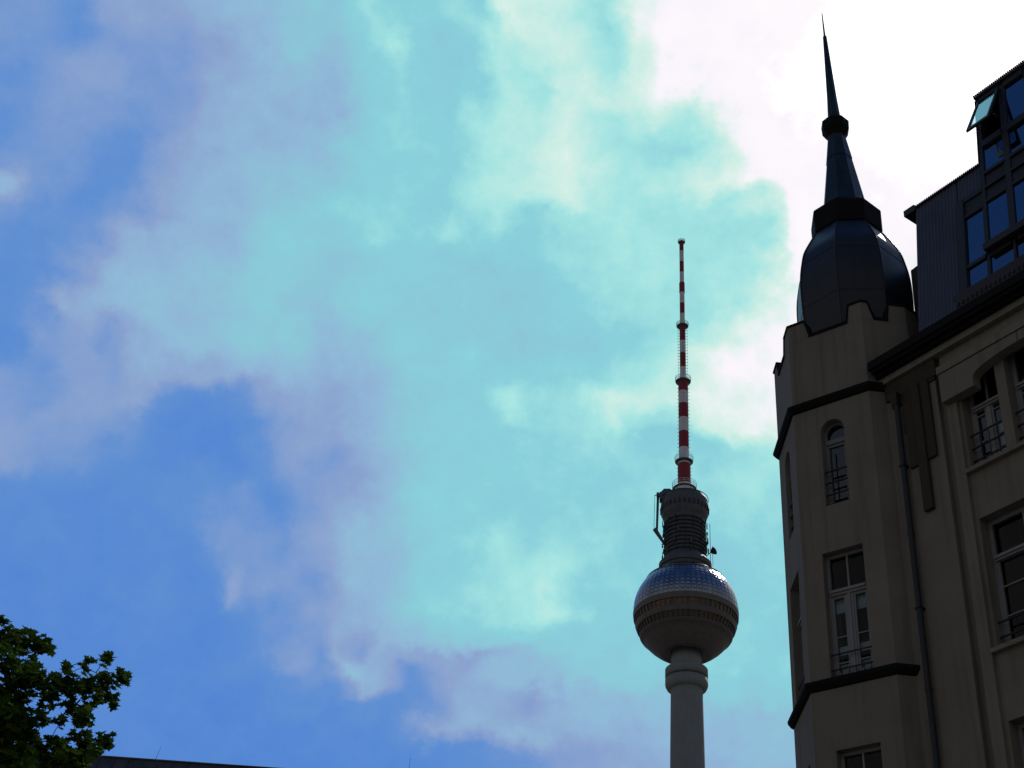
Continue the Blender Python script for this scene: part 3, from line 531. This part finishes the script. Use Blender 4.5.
# windows -----------------------------------------------------------
def bars(mb, fr, L):
    for (a, b, c_, d, e, f_) in L: mb.box(a, b, e, f_, c_, d, lambda u, y, z: fr(u, z, y))
def wavy(mb, fr, a, b, z0, z1, d, n=22, amp=.018):
    us = [a+(b-a)*k/n for k in range(n+1)]
    top = [fr(u, z1, d+amp*math.sin(k*1.9)) for k, u in enumerate(us)]; bot = [fr(u, z0, d+amp*1.3*math.sin(k*1.9+.4)) for k, u in enumerate(us)]
    for k in range(n): mb.add([bot[k], bot[k+1], top[k+1], top[k]], [(0, 1, 2, 3)], 0, True)
def turret_casement(fr, a, b, z0, z1, curtain=True):
    d0, d1 = .20, .28; zt = z1-.95; cu = (a+b)/2; fb = MB()
    bars(fb, fr, [(a, a+.07, z0, z1, d0, d1), (b-.07, b, z0, z1, d0, d1), (a+.07, b-.07, z1-.07, z1, d0, d1), (a+.07, b-.07, z0, z0+.07, d0, d1),
                  (a+.07, b-.07, zt-.09, zt+.06, d0-.05, d1), (a+.07, b-.07, zt-.03, zt+.03, d0-.09, d0-.05), (cu-.02, cu+.02, zt+.06, z1-.07, d0+.01, d1),
                  (cu-.085, cu+.085, z0+.07, zt-.09, d0-.02, d1-.01), (cu-.03, cu+.03, z0+.07, zt-.09, d0-.045, d0-.02)])
    for (p, q) in ((a+.07, cu-.085), (cu+.085, b-.07)):
        bars(fb, fr, [(p, p+.05, z0+.07, zt-.09, d0, d1-.01), (q-.05, q, z0+.07, zt-.09, d0, d1-.01), (p+.05, q-.05, z0+.07, z0+.15, d0, d1-.01), (p+.05, q-.05, zt-.15, zt-.09, d0, d1-.01),
                      (p+.05, q-.05, z0+.98, z0+1.01, d0+.01, d1-.02), (p+.05, q-.05, z0+.36, z0+.39, d0+.01, d1-.02)])
    f = fb.build('window', M['pale_frame'], BL)
    pb = MB(); bars(pb, fr, [(a+.07, b-.07, z0+.07, z1-.07, d0+.045, d0+.052)]); pb.build('pane', M['glass'], f)
    rb = MB()
    for z in (z0+.16, z0+.52): bars(rb, fr, [(a+.002, b-.002, z, z+.03, d0-.14, d0-.115)])
    for k in range(6): bars(rb, fr, [(a+.06+k*(b-a-.14)/5, a+.075+k*(b-a-.14)/5, z0+.005, z0+.16, d0-.135, d0-.12)])
    rb.build('railing', M['iron'], f)
    if curtain:
        for (p, q) in ((a+.10, cu-.07), (cu+.07, b-.10)):
            for (y0, y1, dd_, am) in ((zt-.46, zt-.1, .05, .018), (z0+.62, z0+.82, .06, .01), (z0+.02, z0+.40, .07, .018)):
                cb = MB(); wavy(cb, fr, p, q, y0, y1, d1+dd_, amp=am); cb.build('curtain', M['curtain'], f)
    return f
def arch_window(fr, a, b, z0, z1):
    d0, d1 = .20, .27; zt = z1-.52; cu = (a+b)/2; fb = MB(); r = (b-a)/2
    bars(fb, fr, [(a, a+.06, z0, z1-.30, d0, d1), (b-.06, b, z0, z1-.30, d0, d1), (a+.06, b-.06, z0, z0+.06, d0, d1), (a+.06, b-.06, zt-.07, zt+.05, d0-.04, d1), (a+.06, a+.12, z0+.06, zt-.07, d0, d1-.01), (b-.12, b-.06, z0+.06, zt-.07, d0, d1-.01), (a+.12, b-.12, zt-.14, zt-.07, d0, d1-.01)])
    n = 10
    for k in range(n):
        t0, t1 = math.pi*k/n, math.pi*(k+1)/n; q = lambda t_, s_, d: fr(cu-(r-s_)*math.cos(t_), z1-.30+(.30-s_)*math.sin(t_), d)
        fb.hexa([q(t0, 0, d0), q(t1, 0, d0), q(t1, 0, d1), q(t0, 0, d1), q(t0, .055, d0), q(t1, .055, d0), q(t1, .055, d1), q(t0, .055, d1)])
    f = fb.build('window', M['grey_frame'], BL)
    pb = MB(); bars(pb, fr, [(a+.05, b-.05, z0+.05, z1-.30, d0+.04, d0+.047)])
    pts = [(cu-(r-.04)*math.cos(math.pi*k/n), z1-.30+.26*math.sin(math.pi*k/n)) for k in range(n+1)]
    pb.prism([fr(u, z, d0+.04) for u, z in pts], [fr(u, z, d0+.047) for u, z in pts]); pb.build('pane', M['sky_glass'], f)
    rb = MB()
    for z in (z0+.30, z0+.62, z0+.93): bars(rb, fr, [(a+.002, b-.002, z, z+.035, d0-.14, d0-.11)])
    bars(rb, fr, [(a+.16, a+.185, z0+.005, z0+1.6, d0-.13, d0-.115), (a+.003, b-.003, z0, z0+.04, .02, d0)])
    rb.build('railing', M['iron'], f)
    return f
for i in (0, 1):
    fr, L = face(i)
    for (a, b, c_, d) in turret_holes[i]:
        if c_ > 19: arch_window(fr, a, b, c_, d)
        else: turret_casement(fr, a, b, c_, d, i == 1)

# street front ---------------------------------------------------------
BE = 13.0                                                   # length of the front kept
fw = MB()
fw.box(-.22, 1.28, 0, .45, 0, 22.86)                        # pier beside the turret
fw.box(1.28, 1.48, .13, .45, 0, 22.86)                      # groove
fw.box(1.48, 1.76, .015, .45, 0, 21.62)                     # jamb strip
W1 = [(1.84, 2.80), (3.06, 4.30), (4.56, 5.52)]             # top floor lights between slim pillars
W2 = [(1.86, 3.64), (3.92, 5.52)]
JR = 5.60
holes = [(a, b, 19.62, 22.30) for a, b in W1] + [(a, b, 15.36, 18.38) for a, b in W2] + [(a, b, 10.79, 13.81) for a, b in W2]
fw.wall(lambda u, z, d: (u, .10+d, z), 1.76, JR, 0, 22.86, .36, holes)
fw.box(JR, JR+.28, .015, .46, 0, 21.62); fw.box(JR+.28, JR+.48, .13, .45, 0, 22.86); fw.box(JR+.48, JR+2.2, 0, .45, 0, 22.86)
fw.box(JR+2.2, BE, .10, .45, 0, 22.86)
# arched hood in front of the top lights
NA = 14; cu = (1.50+JR+.26)/2; UL = 2.40; HY = -.16
prof = [(1.50, 21.47), (UL, 21.47), (UL, 21.70)] + [(UL+1.3*(1-math.cos(k/NA*math.pi/2)), 21.70+.27*math.sin(k/NA*math.pi/2)) for k in range(1, NA+1)]
prof += [(2*cu-u, z) for u, z in prof[::-1]]
for k in range(len(prof)-1):
    (a, za), (b, zb) = prof[k], prof[k+1]
    if abs(b-a) < 1e-6: continue
    fw.hexa([(a, HY, za), (b, HY, zb), (b, .098, zb), (a, .098, za), (a, HY, 22.22), (b, HY, 22.22), (b, .098, 22.22), (a, .098, 22.22)])
facade = fw.build('facade_wall', ST, BL)
fm = MB()
fm.box(1.47, JR+.32, -.18, .09, 22.25, 22.44); fm.box(1.49, JR+.30, -.10, .09, 22.222, 22.248); fm.box(1.45, JR+.30, .02, .09, 22.442, 22.86)
fm.box(-.30, BE, -.14, .40, 22.862, 23.11)
fm.build('frieze_moulding', M['stucco_trim'], facade)
gm = MB()                                                   # dark eaves cornice and gutter
gm.box(-.22, BE, -.40, .45, 23.112, 23.20); gm.box(-.26, BE, -.46, .45, 23.202, 23.42); gm.box(-.22, BE, -.27, -.142, 23.03, 23.108)
gm.build('eaves_cornice', M['bitumen'], BL)
for z in (19.62, 15.36, 10.79):
    sl = MB(); sl.box(1.765, JR-.005, -.02, .24, z-.10, z-.002); sl.build('window_ledge', M['stucco_trim'], facade)
def street_window(a, b, z0, z1, transom, n_lights, rails, curtain=None):
    fr = lambda u, z, d: (u, .10+d, z); d0, d1 = .27, .35; fb = MB(); a, b = a+.002, b-.002
    bars(fb, fr, [(a, a+.09, z0, z1, d0, d1), (b-.09, b, z0, z1, d0, d1), (a+.09, b-.09, z1-.09, z1, d0, d1), (a+.09, b-.09, z0, z0+.08, d0, d1)])
    if transom: bars(fb, fr, [(a+.09, b-.09, transom-.07, transom+.07, d0-.05, d1), (a+.09, b-.09, transom-.02, transom+.03, d0-.09, d0-.05)])
    zt = transom-.07 if transom else z1-.09
    for k in range(1, n_lights):
        u = a+.09+(b-a-.18)*k/n_lights; bars(fb, fr, [(u-.06, u+.06, z0+.08, zt, d0-.02, d1-.01)])
        if transom: bars(fb, fr, [(u-.02, u+.02, transom+.07, z1-.09, d0+.01, d1-.01)])
    for k in range(n_lights):
        p = a+.09+(b-a-.18)*k/n_lights+(.06 if k else 0); q = a+.09+(b-a-.18)*(k+1)/n_lights-(.06 if k < n_lights-1 else 0)
        bars(fb, fr, [(p, p+.05, z0+.08, zt, d0+.005, d1-.012), (q-.05, q, z0+.08, zt, d0+.005, d1-.012)])
        for zz in (z0+.75, z0+1.42):
            if zz < zt-.1: bars(fb, fr, [(p+.05, q-.05, zz, zz+.03, d0+.012, d1-.02)])
    f = fb.build('window', M['pale_frame'], BL)
    pb = MB(); bars(pb, fr, [(a+.08, b-.08, z0+.08, z1-.08, d0+.045, d0+.052)]); pb.build('pane', M['sky_glass' if z0 > 19 else 'glass'], f)
    if rails:
        rb = MB()
        for z in rails: bars(rb, fr, [(a, b, z, z+.035, d0-.15, d0-.12)])
        for k in range(1, 4): bars(rb, fr, [(a+(b-a)*k/4, a+(b-a)*k/4+.018, z0+.005, rails[-1], d0-.142, d0-.128)])
        rb.build('railing', M['iron'], f)
    if curtain:
        cb = MB(); wavy(cb, fr, a+(b-a)*curtain[0], a+(b-a)*curtain[1], z0+.03, z0+(zt-z0)*curtain[2], d1+.08, amp=.02); cb.build('curtain', M['curtain'], f)
    return f
for k, (a, b) in enumerate(W1): street_window(a, b, 19.62, 22.30, 21.25, 2 if k != 1 else 3, (19.86, 20.18, 20.52), (.35, .98, .7) if k == 0 else None)
for k, (a, b) in enumerate(W2):
    street_window(a, b, 15.36, 18.38, 17.46, 2, (15.62, 15.95), (.35, .62, .5)); street_window(a, b, 10.79, 13.81, 12.9, 2, None)
# hanging ornament on the pier
om = MB(); Y = -.0
om.box(-.14, 1.36, -.065, -.002, 22.38, 22.858)
om.box(.02, .72, -.055, -.002, 22.12, 22.378); om.box(1.10, 1.30, -.05, -.002, 22.30, 22.378)
om.box(.36, .585, -.075, -.002, 20.30, 22.118); om.box(.62, .86, -.115, -.002, 19.04, 22.40); om.box(.88, 1.11, -.075, -.002, 20.31, 22.377)
om.box(.30, .36, -.05, -.002, 21.3, 22.118)
om.build('pilaster_ornament', M['brown_stone'], facade)
# downpipe in the corner
dp = MB(); dp.tube((.20, -.11, 0), (.20, -.11, 22.15), .066, n=14)
for z in (3.4, 7.2, 11.0, 14.9, 18.6): dp.tube((.20, -.11, z), (.20, -.11, z+.12), .075, n=14)
dp.hexa([(.13, -.18, 22.1), (.27, -.18, 22.1), (.27, -.07, 22.1), (.13, -.07, 22.1), (.06, -.27, 22.36), (.34, -.27, 22.36), (.34, -.068, 22.36), (.06, -.068, 22.36)])
pipe = dp.build('downpipe', M['pipe'], BL)
for z in (5.3, 9.1, 13.0, 16.8, 20.4):
    b = MB(); b.box(.125, .275, -.185, -.002, z, z+.035); b.build('bracket', M['iron'], pipe)
# shell of the building behind the front, roofs
sh = MB()
sh.box(-3.2, -2.9, .9, 12, 0, 23.1); sh.box(BE-.3, BE, .451, 12, 0, 23.1); sh.box(-2.9, BE-.3, 11.7, 12, 0, 23.1)
for z in (5.6, 10.1, 14.75, 19.2): sh.box(-2.9, BE-.301, .463, 11.69, z, z+.3)
sh.box(-2.9, BE-.301, .463, 11.69, 23.12, 23.32)
sh.build('rear_wall', ST, BL)
K = .122; YB = .10
def ysl(z): return YB+K*(z-23.9)
rb = MB()                                                   # low roof behind the dome
rb.hexa([(-.95, 2.40, 23.402), (.914, 2.30, 23.402), (.914, 9.5, 23.402), (-1.6, 9.5, 23.402), (-.90, 2.50, 28.33), (.914, 2.45, 28.5), (.914, 9.5, 28.5), (-1.3, 9.5, 28.33)])
rb.hexa([(-3.2, 4.4, 23.402), (-.96, 4.4, 23.402), (-1.61, 11.9, 23.402), (-3.2, 11.9, 23.402), (-2.2, 6.4, 26.9), (-1.5, 6.4, 26.9), (-1.8, 9.4, 26.9), (-2.2, 9.4, 26.9)])
rb.build('main_roof', M['slate'], BL)
mr = MB()                                                   # ribbed sheet cladding of the mansard
def ribs(mb, u0, u1, z0, z1, zf=None, pitch=.104, amp=.022, off=0.0):
    n = int((u1-u0)/pitch*4); 
    pts = []
    for k in range(n+1):
        u = u0+(u1-u0)*k/n; ph = (k % 4); o = (0, 0, -amp, -amp)[ph]
        pts.append((u, o))
    A = [(u, ysl(z0)+off+o, z0) for u, o in pts]; B = [(u, ysl(z1)+off+o, z1) for u, o in pts]
    for k in range(n): mb.add([A[k], A[k+1], B[k+1], B[k]], [(0, 1, 2, 3)])
ribs(mr, .92, 2.24, 23.42, 28.20); ribs(mr, 2.24, 3.06, 27.36, 28.20)
mr.hexa([(2.22, ysl(23.42)-.03, 23.42), (2.245, ysl(23.42)-.03, 23.42), (2.245, .9, 23.42), (2.22, .9, 23.42), (2.22, ysl(27.36)-.03, 27.36), (2.245, ysl(27.36)-.03, 27.36), (2.245, 1.3, 27.36), (2.22, 1.3, 27.36)]); mr.box(2.245, 3.06, ysl(27.36)+.002, 1.4, 27.34, 27.36)
# gable side, top, body
mr.hexa([(.92, ysl(23.42)+.002, 23.42), (.93, ysl(23.42)+.002, 23.42), (.93, 10, 23.42), (.92, 10, 23.42), (.92, ysl(28.2)+.002, 28.20), (.93, ysl(28.2)+.002, 28.20), (.93, 10, 28.20), (.92, 10, 28.20)])
mr.build('mansard_cladding', M['sheet_metal'], BL)
ev = MB(); ev.box(.57, .915, ysl(28.2)-.06, 9.8, 28.14, 28.33);
n = 34                                                       # roof sheet edge, wavy
for k in range(n):
    u0 = .93+(3.04-.93)*k/n; u1 = .93+(3.04-.93)*(k+1)/n; um = (u0+u1)/2
    ev.hexa([(u0, ysl(28.2)-.07, 28.20), (u1, ysl(28.2)-.07, 28.20), (u1, 9.8, 28.35), (u0, 9.8, 28.35), (u0+.006, ysl(28.2)-.07, 28.235), (u1-.022, ysl(28.2)-.07, 28.27), (u1-.022, 9.8, 28.40), (u0+.006, 9.8, 28.40)])
ev.build('roof_edge', M['dark_metal'], BL)
# glazed roof storeys
RE = 7.0                                                     # right end of the glazing
cols = [(3.13, 3.72)] + [(3.90+.74*k, 3.90+.74*k+.58) for k in range(4)]
dmr = MB()
def frS(off): return lambda u, z, d: (u, ysl(z)+off+d, z)
def fbox(u0, u1, z0, z1, d0, d1, mb=None, off=-.10): (mb or dmr).box(u0, u1, d0, d1, z0, z1, lambda u, y, z: frS(off)(u, z, y))
# posts
fbox(2.25, 2.47, 24.12, 27.34, 0, .25); fbox(3.02, 3.13, 25.06, 30.598, .03, .24); fbox(3.03, 3.11, 24.12, 25.06, .06, .24)
edges = [c_[1] for c_ in cols]; nxt = [c_[0] for c_ in cols[1:]]+[RE]
for a, b in zip(edges, nxt): fbox(a, b, 25.06, 30.598, .03, .24); fbox((a+b)/2-.04, (a+b)/2+.03, 24.12, 25.06, .06, .24)
# horizontals of the first narrow light
for z0, z1 in ((24.12, 24.2), (24.95, 25.06), (26.65, 26.72), (27.2, 27.34)): fbox(2.47, 3.02, z0, z1, .02, .2)
fbox(2.47, 3.02, 26.72, 27.2, .06, .16)
for a, b in cols:
    for z0, z1, d0 in ((24.12, 24.24, .02), (24.93, 25.3, .05), (26.74, 26.84, .02), (27.20, 27.27, -.01), (27.70, 27.80, .0), (28.70, 28.92, -.01), (30.38, 30.598, .0)): fbox(a, b, z0, z1, d0, .2)
    fbox(a, b, 26.84, 27.2, .06, .16); fbox(a, b, 27.27, 27.70, .06, .16)
dmr.box(3.08, RE, .02, .36, 25.06, 25.24)                   # jutting sill between the rows
dmr.box(2.20, RE, -.16, .40, 23.98, 24.10)
for k in range(36): dmr.box(2.30+k*.13, 2.34+k*.13, -.19, -.165, 23.76, 23.86)
dmr.box(2.246, RE, -.16, .46, 23.42, 23.978)
# side cheek of the upper storey, body closing the storeys behind the glass
dmr.hexa([(3.0, ysl(28.2)-.1, 28.2), (3.018, ysl(28.2)-.1, 28.2), (3.018, 9, 28.2), (3.0, 9, 28.2), (3.0, ysl(30.6)-.1, 30.598), (3.018, ysl(30.6)-.1, 30.598), (3.018, 9, 30.72), (3.0, 9, 30.72)])
dmr.box(RE-.02, RE, .6, 9, 23.42, 30.59); dmr.box(3.02, RE-.02, 8.98, 9, 23.42, 30.59); dmr.box(.94, 3.0, 9.0, 9.02, 23.42, 28.2); dmr.box(3.02, RE-.02, 2.6, 8.97, 27.3, 27.6)
dormer = dmr.build('roof_glazing', M['dark_frame'], BL)
def rpane(a, b, z0, z1, d=.07):
    p = MB(); fbox(a, b, z0, z1, d, d+.008, p); return p.build('pane', M['roof_glass'], dormer)
rpane(2.47, 3.02, 24.2, 24.95); rpane(2.47, 3.02, 25.06, 26.65)
for k, (a, b) in enumerate(cols):
    rpane(a-.03, b+.06, 24.24, 24.93, .10); rpane(a, b, 25.3, 26.74); rpane(a, b, 27.80, 28.70)
    if k: rpane(a, b, 28.92, 30.38)
# blinds glimpsed behind the big panes
for a, b in [(2.50, 2.68)]+[(c_[0]+.04, c_[0]+.22) for c_ in cols]:
    bl = MB(); wavy(bl, lambda u, z, d: (u, ysl(z)+d, z), a, b, 25.1, 26.6, .25, n=8); bl.build('blind', M['zinc'], dormer)
# open top-hung sash
os_ = MB(); H0 = Vector((0, ysl(30.42)-.12, 30.42)); B0 = Vector((0, ysl(28.96)-.12-.50, 28.96)); e = (B0-H0); ev_ = e.normalized(); nn = Vector((0, ev_.z, -ev_.y))
def frO(u, s_, d): q = H0+ev_*s_+nn*d; return (u, q.y, q.z)
LN = e.length+.05; a, b = 3.12, 3.79
for (u0, u1, s0, s1) in ((a, a+.055, 0, LN), (b-.055, b, 0, LN), (a+.055, b-.055, 0, .06), (a+.055, b-.055, LN-.12, LN)): os_.box(u0, u1, -.03, .03, s0, s1, lambda u, y, z: frO(u, z, y))
sash = os_.build('open_sash', M['dark_frame'], BL)
p = MB(); p.box(a+.055, b-.055, -.004, .004, .06, LN-.09, lambda u, y, z: frO(u, z, y)); p.build('pane', M['sash_glass'], sash)
for u in (a+.02, b-.03):
    st_ = MB(); st_.tube((u, ysl(29.3)-.02, 29.3), frO(u, LN*.72, .03), .012, n=6); st_.build('stay', M['zinc'], sash)
tr = MB(); n = 40                                            # upper roof sheet with ribbed edge
n = 70; tr.box(3.02, RE, ysl(30.72)-.17, 9.2, 30.60, 30.68)
for k in range(n):
    u0 = 3.02+(RE-3.02)*k/n; u1 = 3.02+(RE-3.02)*(k+1)/n
    tr.hexa([(u0, ysl(30.72)-.19, 30.682), (u1-.012, ysl(30.72)-.19, 30.682), (u1-.012, 9.2, 30.83), (u0, 9.2, 30.83), (u0+.006, ysl(30.72)-.19, 30.705), (u1-.022, ysl(30.72)-.19, 30.715), (u1-.022, 9.2, 30.88), (u0+.006, 9.2, 30.88)])
tr.build('upper_roof', M['dark_metal'], BL)

# ------------------------------------------------------------------ low slate-roofed house across the square
HB = empty('office_building', 'long low building whose dark metal roof edge shows at the bottom left behind the tree', 'building', (-13, 60, 0))
h = MB(); hs = []
for i in range(9):
    for k in range(5): hs.append((-20+i*4.6, -18+i*4.6, 2.4+k*3.9, 4.6+k*3.9))
h.wall(lambda u, z, d: (u, d, z), -23, 23, 0, 22.4, .4, hs); h.box(-23, -22.6, .401, 14, 0, 22.4); h.box(22.6, 23, .401, 14, 0, 22.4); h.box(-22.6, 22.6, 13.6, 14, 0, 22.4)
h.build('wall', M['far_wall'], HB)
for a, b, c_, d in hs:
    wn_ = MB(); wn_.box(a, b, .2, .26, c_, d); wn_.build('window', M['belt_window'], HB)
h = MB(); hr0, hr1 = 22.4, 24.1
h.prism([(-23.4, -1.0, hr0), (-23.4, 0.0, hr1), (-23.4, 15, hr1), (-23.4, 15, hr0)], [(23.4, -1.0, hr0), (23.4, 0.0, hr1), (23.4, 15, hr1), (23.4, 15, hr0)])
for k in range(78):
    u = -23.3+k*.6; h.hexa([(u, -1.0, hr0+.01), (u+.04, -1.0, hr0+.01), (u+.04, -.03, hr1-.04), (u, -.03, hr1-.04), (u, -1.03, hr0+.05), (u+.04, -1.03, hr0+.05), (u+.04, -.05, hr1+.002), (u, -.05, hr1+.002)])
h.tube((-23.4, -.02, hr1), (23.4, -.02, hr1), .05, n=6)
roof = h.build('roof', M['slate'], HB)
for k in range(10, 30):
    h = MB(); h.box(-23.0+k*.9, -22.9+k*.9, -.50, -.42, 23.36+.02*(k % 3), 23.46); h.build('snow_guard', M['zinc'], roof)
for x, zt, dx in ((-.56, 24.72, .05), (9.85, 25.0, .02)):
    h = MB(); h.tube((x-dx*2, .1, 24.0), (x+dx, .1, zt), .012, .006, n=6); h.build('lightning_rod', M['iron'], roof)

# ------------------------------------------------------------------ tree
TR = empty('broadleaf_tree', 'broad-leaved tree with dark green lobed leaves reaching in at the bottom left', 'tree', (-9.6, 18.6, 0))
TO = Vector((-9.6, 18.6, 0))
CL = [(-6.52,18.28,10.2,.08),(-6.69,18.86,10.2,.12),(-6.45,18.62,10.11,.17),(-6.37,19.05,10.29,.19),(-6.19,19.14,10.32,.13),(-5.84,18.31,9.86,.07),(-6.24,18.17,9.62,.21),(-6.39,19.59,10.15,.15),(-6.28,18.72,9.51,.28),(-6.03,18.71,9.6,.17),(-6.15,20.02,10.07,.18),(-5.71,19.21,9.78,.19),(-5.61,19.88,10.01,.24),(-5.25,19.31,9.9,.14),(-5.38,19.44,10.26,.09),(-5.1,18.65,9.97,.06),(-5.12,19.59,10.06,.09),(-5.14,19.96,10.26,.06),(-5.1,19.36,10.08,.04),(-5.3,19.83,9.89,.1),(-5.2,19.77,9.75,.04),(-5.28,18.77,9.16,.13),(-5.78,19.81,9.69,.13),(-6.02,19.41,9.66,.17),(-6.15,19.0,9.12,.26),(-6.21,18.51,8.94,.25),(-6.19,19.94,9.59,.13),(-5.77,19.39,9.31,.09),(-5.64,19.84,9.51,.07),(-5.9,20.17,9.29,.13),(-5.53,19.97,9.25,.16),(-5.39,20.34,9.45,.13),(-5.1,19.47,9.19,.07),(-5.71,20.04,9.37,.09),(-5.85,19.41,9.05,.09),(-6.49,20.13,9.23,.21),(-6.24,20.07,9.3,.1),(-6.18,18.81,8.52,.2),(-5.54,19.05,8.61,.13),(-5.34,19.23,8.72,.11),(-6.42,20.29,9.02,.12),(-5.77,19.05,9.95,.07),(-5.63,19.4,10.13,.07),(-5.41,18.87,9.98,.06),(-5.88,19.62,8.8,.04),(-5.24,19.5,8.97,.1)]
CL += [(-6.3,18.6,8.75,.2),(-6.0,19.0,8.62,.18),(-5.75,19.3,8.62,.13),(-6.45,19.2,9.4,.22),(-6.2,19.0,9.75,.18),(-5.5,19.5,8.75,.1),(-6.35,18.5,8.3,.25),(-5.9,18.8,8.35,.2),(-5.80,19.48,8.78,0.14),(-5.61,19.39,8.84,0.13),(-5.39,19.17,8.76,0.13),(-5.52,19.96,9.13,0.10),(-5.41,19.06,8.59,0.13),(-5.96,19.44,8.90,0.13),(-5.90,19.89,9.14,0.10),(-5.24,19.17,8.69,0.08)]
def inview(p, marg=14):
    v = Vector(p)-Vector((0, 0, 1.6)); z = v.dot(fwd); x = 512+F_PX*v.dot(cam_r)/z; y = 384-F_PX*v.dot(cam_u)/z
    return x > -marg and y < 768+marg
rt = random.Random(5); clusters = [(Vector(q[:3]), q[3]) for q in CL]
while len(clusters) < len(CL)+190:                                # the rest of the crown, left of and below the view
    d = Vector((rt.gauss(0, 1), rt.gauss(0, 1), rt.gauss(0, 1))).normalized(); k = rt.uniform(.45, 1)
    p = Vector((-9.4, 18.8, 7.6))+Vector((d.x*3.6, d.y*3.6, d.z*3.3))*k
    r = rt.uniform(.22, .4)
    if not inview(p, 60+r*70): clusters.append((p, r))
tk = MB(); J = [Vector((0, 0, 0)), Vector((.08, .03, 2.0)), Vector((.02, .1, 4.0)), Vector((-.05, .05, 6.0)), Vector((.1, .1, 8.0)), Vector((.1, .2, 10.0))]
rad = [.30, .24, .20, .15, .09, .04]
tk.lathe([(.46, 0), (.34, .25), (.30, .7)], 12, cap=False)
for k in range(5): tk.tube(J[k], J[k+1], rad[k], rad[k+1], n=10)
limbs = [(J[2], Vector((2.2, .1, 6.6)), .11), (J[2], Vector((-1.9, -.9, 6.6)), .1), (J[3], Vector((2.5, .5, 8.6)), .09), (J[3], Vector((-1.5, 1.6, 8.2)), .08), (J[3], Vector((.3, -2.2, 7.6)), .08), (J[2], Vector((.4, 2.3, 6.3)), .1)]
nodes = [(TO+j, r) for j, r in zip(J[2:], rad[2:])]
for a_, b_, r in limbs:
    mid = (a_+b_)/2+Vector((0, 0, .25)); tk.tube(a_, mid, r, r*.8, n=8); tk.tube(mid, b_, r*.8, r*.5, n=8); nodes += [(TO+mid, r*.8), (TO+b_, r*.5)]
todo = sorted(clusters, key=lambda q: (q[0]-TO-Vector((0, 0, 7))).length)
for p, r in todo:
    q, rq = min(nodes, key=lambda n_: (n_[0]-p).length+(.0 if n_[1] > .02 else .15)); r0 = max(.007, min(rq*.6, .03))
    mid = (p+q)/2+Vector((0, 0, .06*(p-q).length)); tk.tube(q-TO, mid-TO, r0, r0*.75, n=5); tk.tube(mid-TO, p-TO, r0*.75, r0*.5, n=5); nodes += [(p, r0*.6), (mid, r0*.75)]
tk.build('trunk', M['bark'], TR)
half = [(0, -.50), (.09, -.30), (.34, -.36), (.27, -.14), (.50, .02), (.31, .09), (.30, .27), (.16, .20), (.10, .38), (0, .56)]
outline = half + [(-x, y) for x, y in half[-2:0:-1]]
cr = MB()
def leaf(p, s_, rr):
    up = Vector((rr.gauss(.25, .55), rr.gauss(-.55, .55), .75)).normalized(); a_ = Matrix.Rotation(rr.uniform(0, 6.28), 3, up) @ up.orthogonal().normalized(); b_ = up.cross(a_)
    fold = rr.uniform(.1, .35); drp = rr.uniform(-.1, .3)
    P = [p+a_*(x*s_)+b_*(y*s_)+up*(abs(x)*fold*s_-drp*y*y*s_) for x, y in outline]
    n_ = len(P); c_ = p+b_*(-.05*s_)
    cr.add([c_]+P, [(0, 1+i, 1+(i+1) % n_) for i in range(n_)])
for k, (p, r) in enumerate(clusters):
    if k < len(CL): cnt = max(5, int(.40*(r/.0145)**2)); s0 = .165
    else: cnt = 34; s0 = .16
    for i in range(cnt):
        d = Vector((rt.gauss(0, 1), rt.gauss(0, 1), rt.gauss(0, 1))).normalized()*(rt.random()**.45)*r
        if k < len(CL): d = Vector((d.x, d.y*1.6, d.z*.9))
        leaf(p+d-TO, s0*rt.uniform(.65, 1.15), rt)
cr.build('crown', M['leaf'], TR, True)
